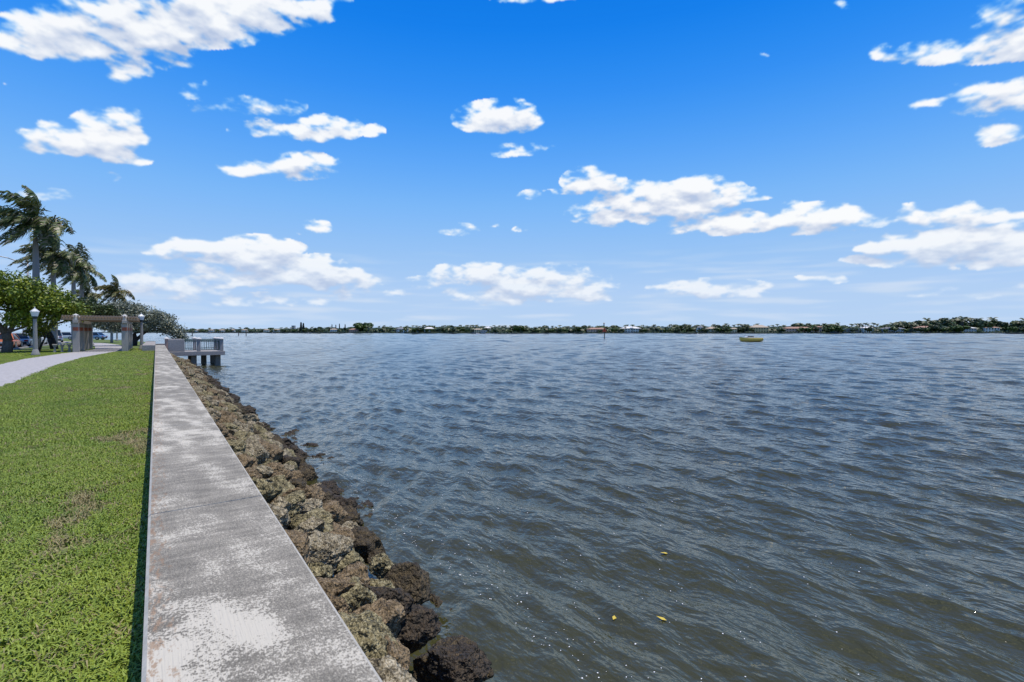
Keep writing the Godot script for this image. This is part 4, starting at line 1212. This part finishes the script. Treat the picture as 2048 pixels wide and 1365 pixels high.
	for k in 290:
		var s := rr.randf_range(-140, 800) if k > 90 else rr.randf_range(-1400, -140)
		var h: float = tall.call(s) * rr.randf_range(0.55, 0.98)
		var back := rr.randf_range(26, 80)
		if rr.randf() < 0.36:
			back = rr.randf_range(4, 12); h *= 0.62
		put.call(leafy[k % 3], s, back, h, h * rr.randf_range(1.1, 1.7), ["dark green", "mid-green", "pale olive"][k % 3] + (" leafy tree at the water by the " if back < 13.0 else " leafy tree in the woods behind the ") + by.call(s), "tree", ["dark trees of the far shore", "green trees of the far shore", "olive trees of the far shore"][k % 3])
	put.call(leafy[3], -272, 40, 17.5, 25.0, "huge dome-crowned green tree towering over the pinkish house", "tree", "")
	put.call(leafy[1], 428, 4, 10.5, 13.0, "round bright green tree between long mansion and teal pavilion", "tree", "")
	put.call(leafy[1], 598, 3, 11.0, 22.0, "broad bushy green tree at the water below the tallest palms", "tree", "")
	for q in [[-482, 24.0], [-474, 22.0]]: put.call(leafy[4], q[0], 30, q[1], 17.0, "tall dark pine of the pair above the distant treeline", "tree", "pair of tall dark pines")
	for q in [[-365, 17.0], [-352, 16.0], [-340, 18.0], [-322, 16.5]]: put.call(leafy[4], q[0], 30, q[1], 8.0, "slim dark pine in the row left of the domed tree", "tree", "row of slim pines")
	for p in protos + leafy: p.free()
	# undergrowth that closes the wood
	var mm := MultiMesh.new()
	mm.transform_format = MultiMesh.TRANSFORM_3D
	mm.use_colors = true
	st = tool()
	for j in 90:
		var dd := Vector3(rr.randfn(), absf(rr.randfn()), rr.randfn()).normalized() * pow(rr.randf(), 0.3)
		var a := dd.cross(Vector3(rr.randfn(), rr.randfn(), rr.randfn())).normalized() * 0.2
		var b := dd.normalized().cross(a)
		tri(st, dd - a, dd + b, dd + a); tri(st, dd - a, dd + a, dd - b)
	st.generate_normals()
	mm.mesh = st.commit()
	mm.instance_count = 3600
	for i in 3600:
		var q := rr.randf_range(-1500, 900)
		var hh: float = minf(9.0, tall.call(q) * rr.randf_range(0.35, 0.78))
		mm.set_instance_transform(i, Transform3D(Basis(Vector3.UP, rr.randf() * TAU).scaled(Vector3(hh * 1.2, hh, hh * 1.2)), far(q, shore_t(q) + rr.randf_range(30, 100), 0.3)))
		mm.set_instance_color(i, Color(.022, .042, .012).lerp(Color(.05, .08, .02), rr.randf()))
	var o := MultiMeshInstance3D.new()
	o.name = "far_undergrowth"
	o.multimesh = mm
	o.material_override = leaf_mat()
	add_child(o)
	tag(o, "dense dark undergrowth of the far shore woods", "undergrowth", "", "stuff")
	var bush := mm.mesh
	mm = MultiMesh.new()
	mm.transform_format = MultiMesh.TRANSFORM_3D
	mm.use_colors = true
	mm.mesh = bush
	mm.instance_count = 900
	for i in 900:
		var q := rr.randf_range(-1500, 900)
		var hh := rr.randf_range(0.7, 1.7)
		mm.set_instance_transform(i, Transform3D(Basis(Vector3.UP, rr.randf() * TAU).scaled(Vector3(hh * 2.2, hh, hh * 1.6)), far(q, shore_t(q) + rr.randf_range(1.5, 9), 0.3)))
		mm.set_instance_color(i, Color(.022, .045, .012).lerp(Color(.07, .11, .025), rr.randf()))
	o = MultiMeshInstance3D.new()
	o.name = "far_hedge"
	o.multimesh = mm
	o.material_override = leaf_mat()
	add_child(o)
	tag(o, "clipped hedges and bushes along the far sea wall", "hedge", "", "stuff")

func make_flotsam():
	var r := RandomNumberGenerator.new()
	r.seed = 19
	var st := tool()
	var A := []
	for i in 8: A.append(Vector3(cos(-TAU * i / 8), 0.25, sin(-TAU * i / 8)) * (1.0 if i % 3 else 0.75))
	cap(st, A)
	var low := []
	for a in A: low.append(Vector3(a.x * 1.1, -0.3, a.z * 1.1))
	ring(st, low, A)
	st.generate_normals()
	var mm := MultiMesh.new()
	mm.transform_format = MultiMesh.TRANSFORM_3D
	mm.mesh = st.commit()
	var xf := []
	for k in 1000:
		var x := 2.6 + absf(r.randfn()) * 2.6; var z := -1.5 - r.randf() * 16.0
		if k < 480:
			x = 2.75 + absf(r.randfn()) * 0.28
		var s := r.randf_range(0.003, 0.008) * (1.5 if r.randf() < 0.1 else 1.0)
		xf.append(Transform3D(Basis(Vector3.UP, r.randf() * TAU).scaled(Vector3(s, s * 0.6, s * r.randf_range(0.6, 1.0))), Vector3(x, WATER + wave_height(x, z, 0.02) + 0.006, z)))
	mm.instance_count = xf.size()
	for i in xf.size(): mm.set_instance_transform(i, xf[i])
	var o := MultiMeshInstance3D.new()
	o.name = "foam_flecks"
	o.multimesh = mm
	o.material_override = mat("foam", lin(.72, .73, .72), 0.7)
	add_child(o)
	tag(o, "white foam flecks floating off the stone bank", "foam", "", "stuff")
	for q in [[3.62, -3.35, 0.4], [3.95, -3.05, 1.9], [5.1, -3.9, 2.5]]:
		st = tool()
		var y := WATER + wave_height(q[0], q[1], 0.02) + 0.012
		var b := Basis(Vector3.UP, q[2])
		var P := [Vector3(-0.05, 0, 0), Vector3(-0.01, 0.004, 0.022), Vector3(0.055, 0.01, 0), Vector3(-0.01, 0.004, -0.022)]
		for i in 4: P[i] = b * P[i] + Vector3(q[0], y, q[1])
		quad(st, P[0], P[1], P[2], P[3])
		tag(build(st, "fallen_leaf", mat("leaf_yellow", lin(.55, .42, .05), 0.6)), "yellow fallen leaf floating on the dark water", "leaf", "floating yellow leaves")

func _ready():
	rng.seed = 5
	var cam := Camera3D.new()
	cam.name = "camera"
	add_child(cam)
	cam.position = Vector3(0, 1.6, 0)
	cam.rotation_degrees = Vector3(-1.06, -35.47, 0)
	cam.fov = 68.63
	cam.far = 9000.0
	cam.current = true
	var env := Environment.new()
	env.background_mode = Environment.BG_SKY
	env.sky = Sky.new()
	env.sky.sky_material = make_sky()
	env.tonemap_mode = Environment.TONE_MAPPER_LINEAR
	env.tonemap_exposure = 1.0
	env.sdfgi_enabled = true
	env.ssao_enabled = true
	env.ssil_enabled = true
	var we := WorldEnvironment.new()
	we.name = "environment"
	we.environment = env
	add_child(we)
	var sun := DirectionalLight3D.new()
	sun.name = "sun"
	add_child(sun)
	sun.look_at_from_position(Vector3(0.16, 1.0, 0.13) * 100.0, Vector3.ZERO, Vector3.FORWARD)
	sun.light_energy = 1.35
	sun.light_color = Color(1.0, 0.965, 0.91)
	sun.light_angular_distance = 0.53
	sun.shadow_enabled = true
	print("sky ", Time.get_ticks_msec())
	make_water()
	print("water ", Time.get_ticks_msec())
	make_land()
	make_wall()
	print("wall ", Time.get_ticks_msec())
	make_far_shore()
	print("far ", Time.get_ticks_msec())
	make_rocks()
	print("rocks ", Time.get_ticks_msec())
	make_pier()
	make_pergola()
	make_trees()
	print("trees ", Time.get_ticks_msec())
	make_lamp(Vector3(-6.65, 0, -46.2), "fluted concrete lamp post with white lantern in front of the shade tree")
	make_lamp(Vector3(-1.04, 0, -55.2), "fluted concrete lamp post with white lantern between pergola and sea wall")
	make_lamp(Vector3(-6.2, 0, -77), "fluted concrete lamp post with white lantern seen through the pergola")
	make_lamp(Vector3(-5.6, 0, -112), "distant lamp post with white lantern beside the pergola's seaward columns")
	make_street()
	make_boats()
	make_grass()
	make_flotsam()
	print("done ", Time.get_ticks_msec())
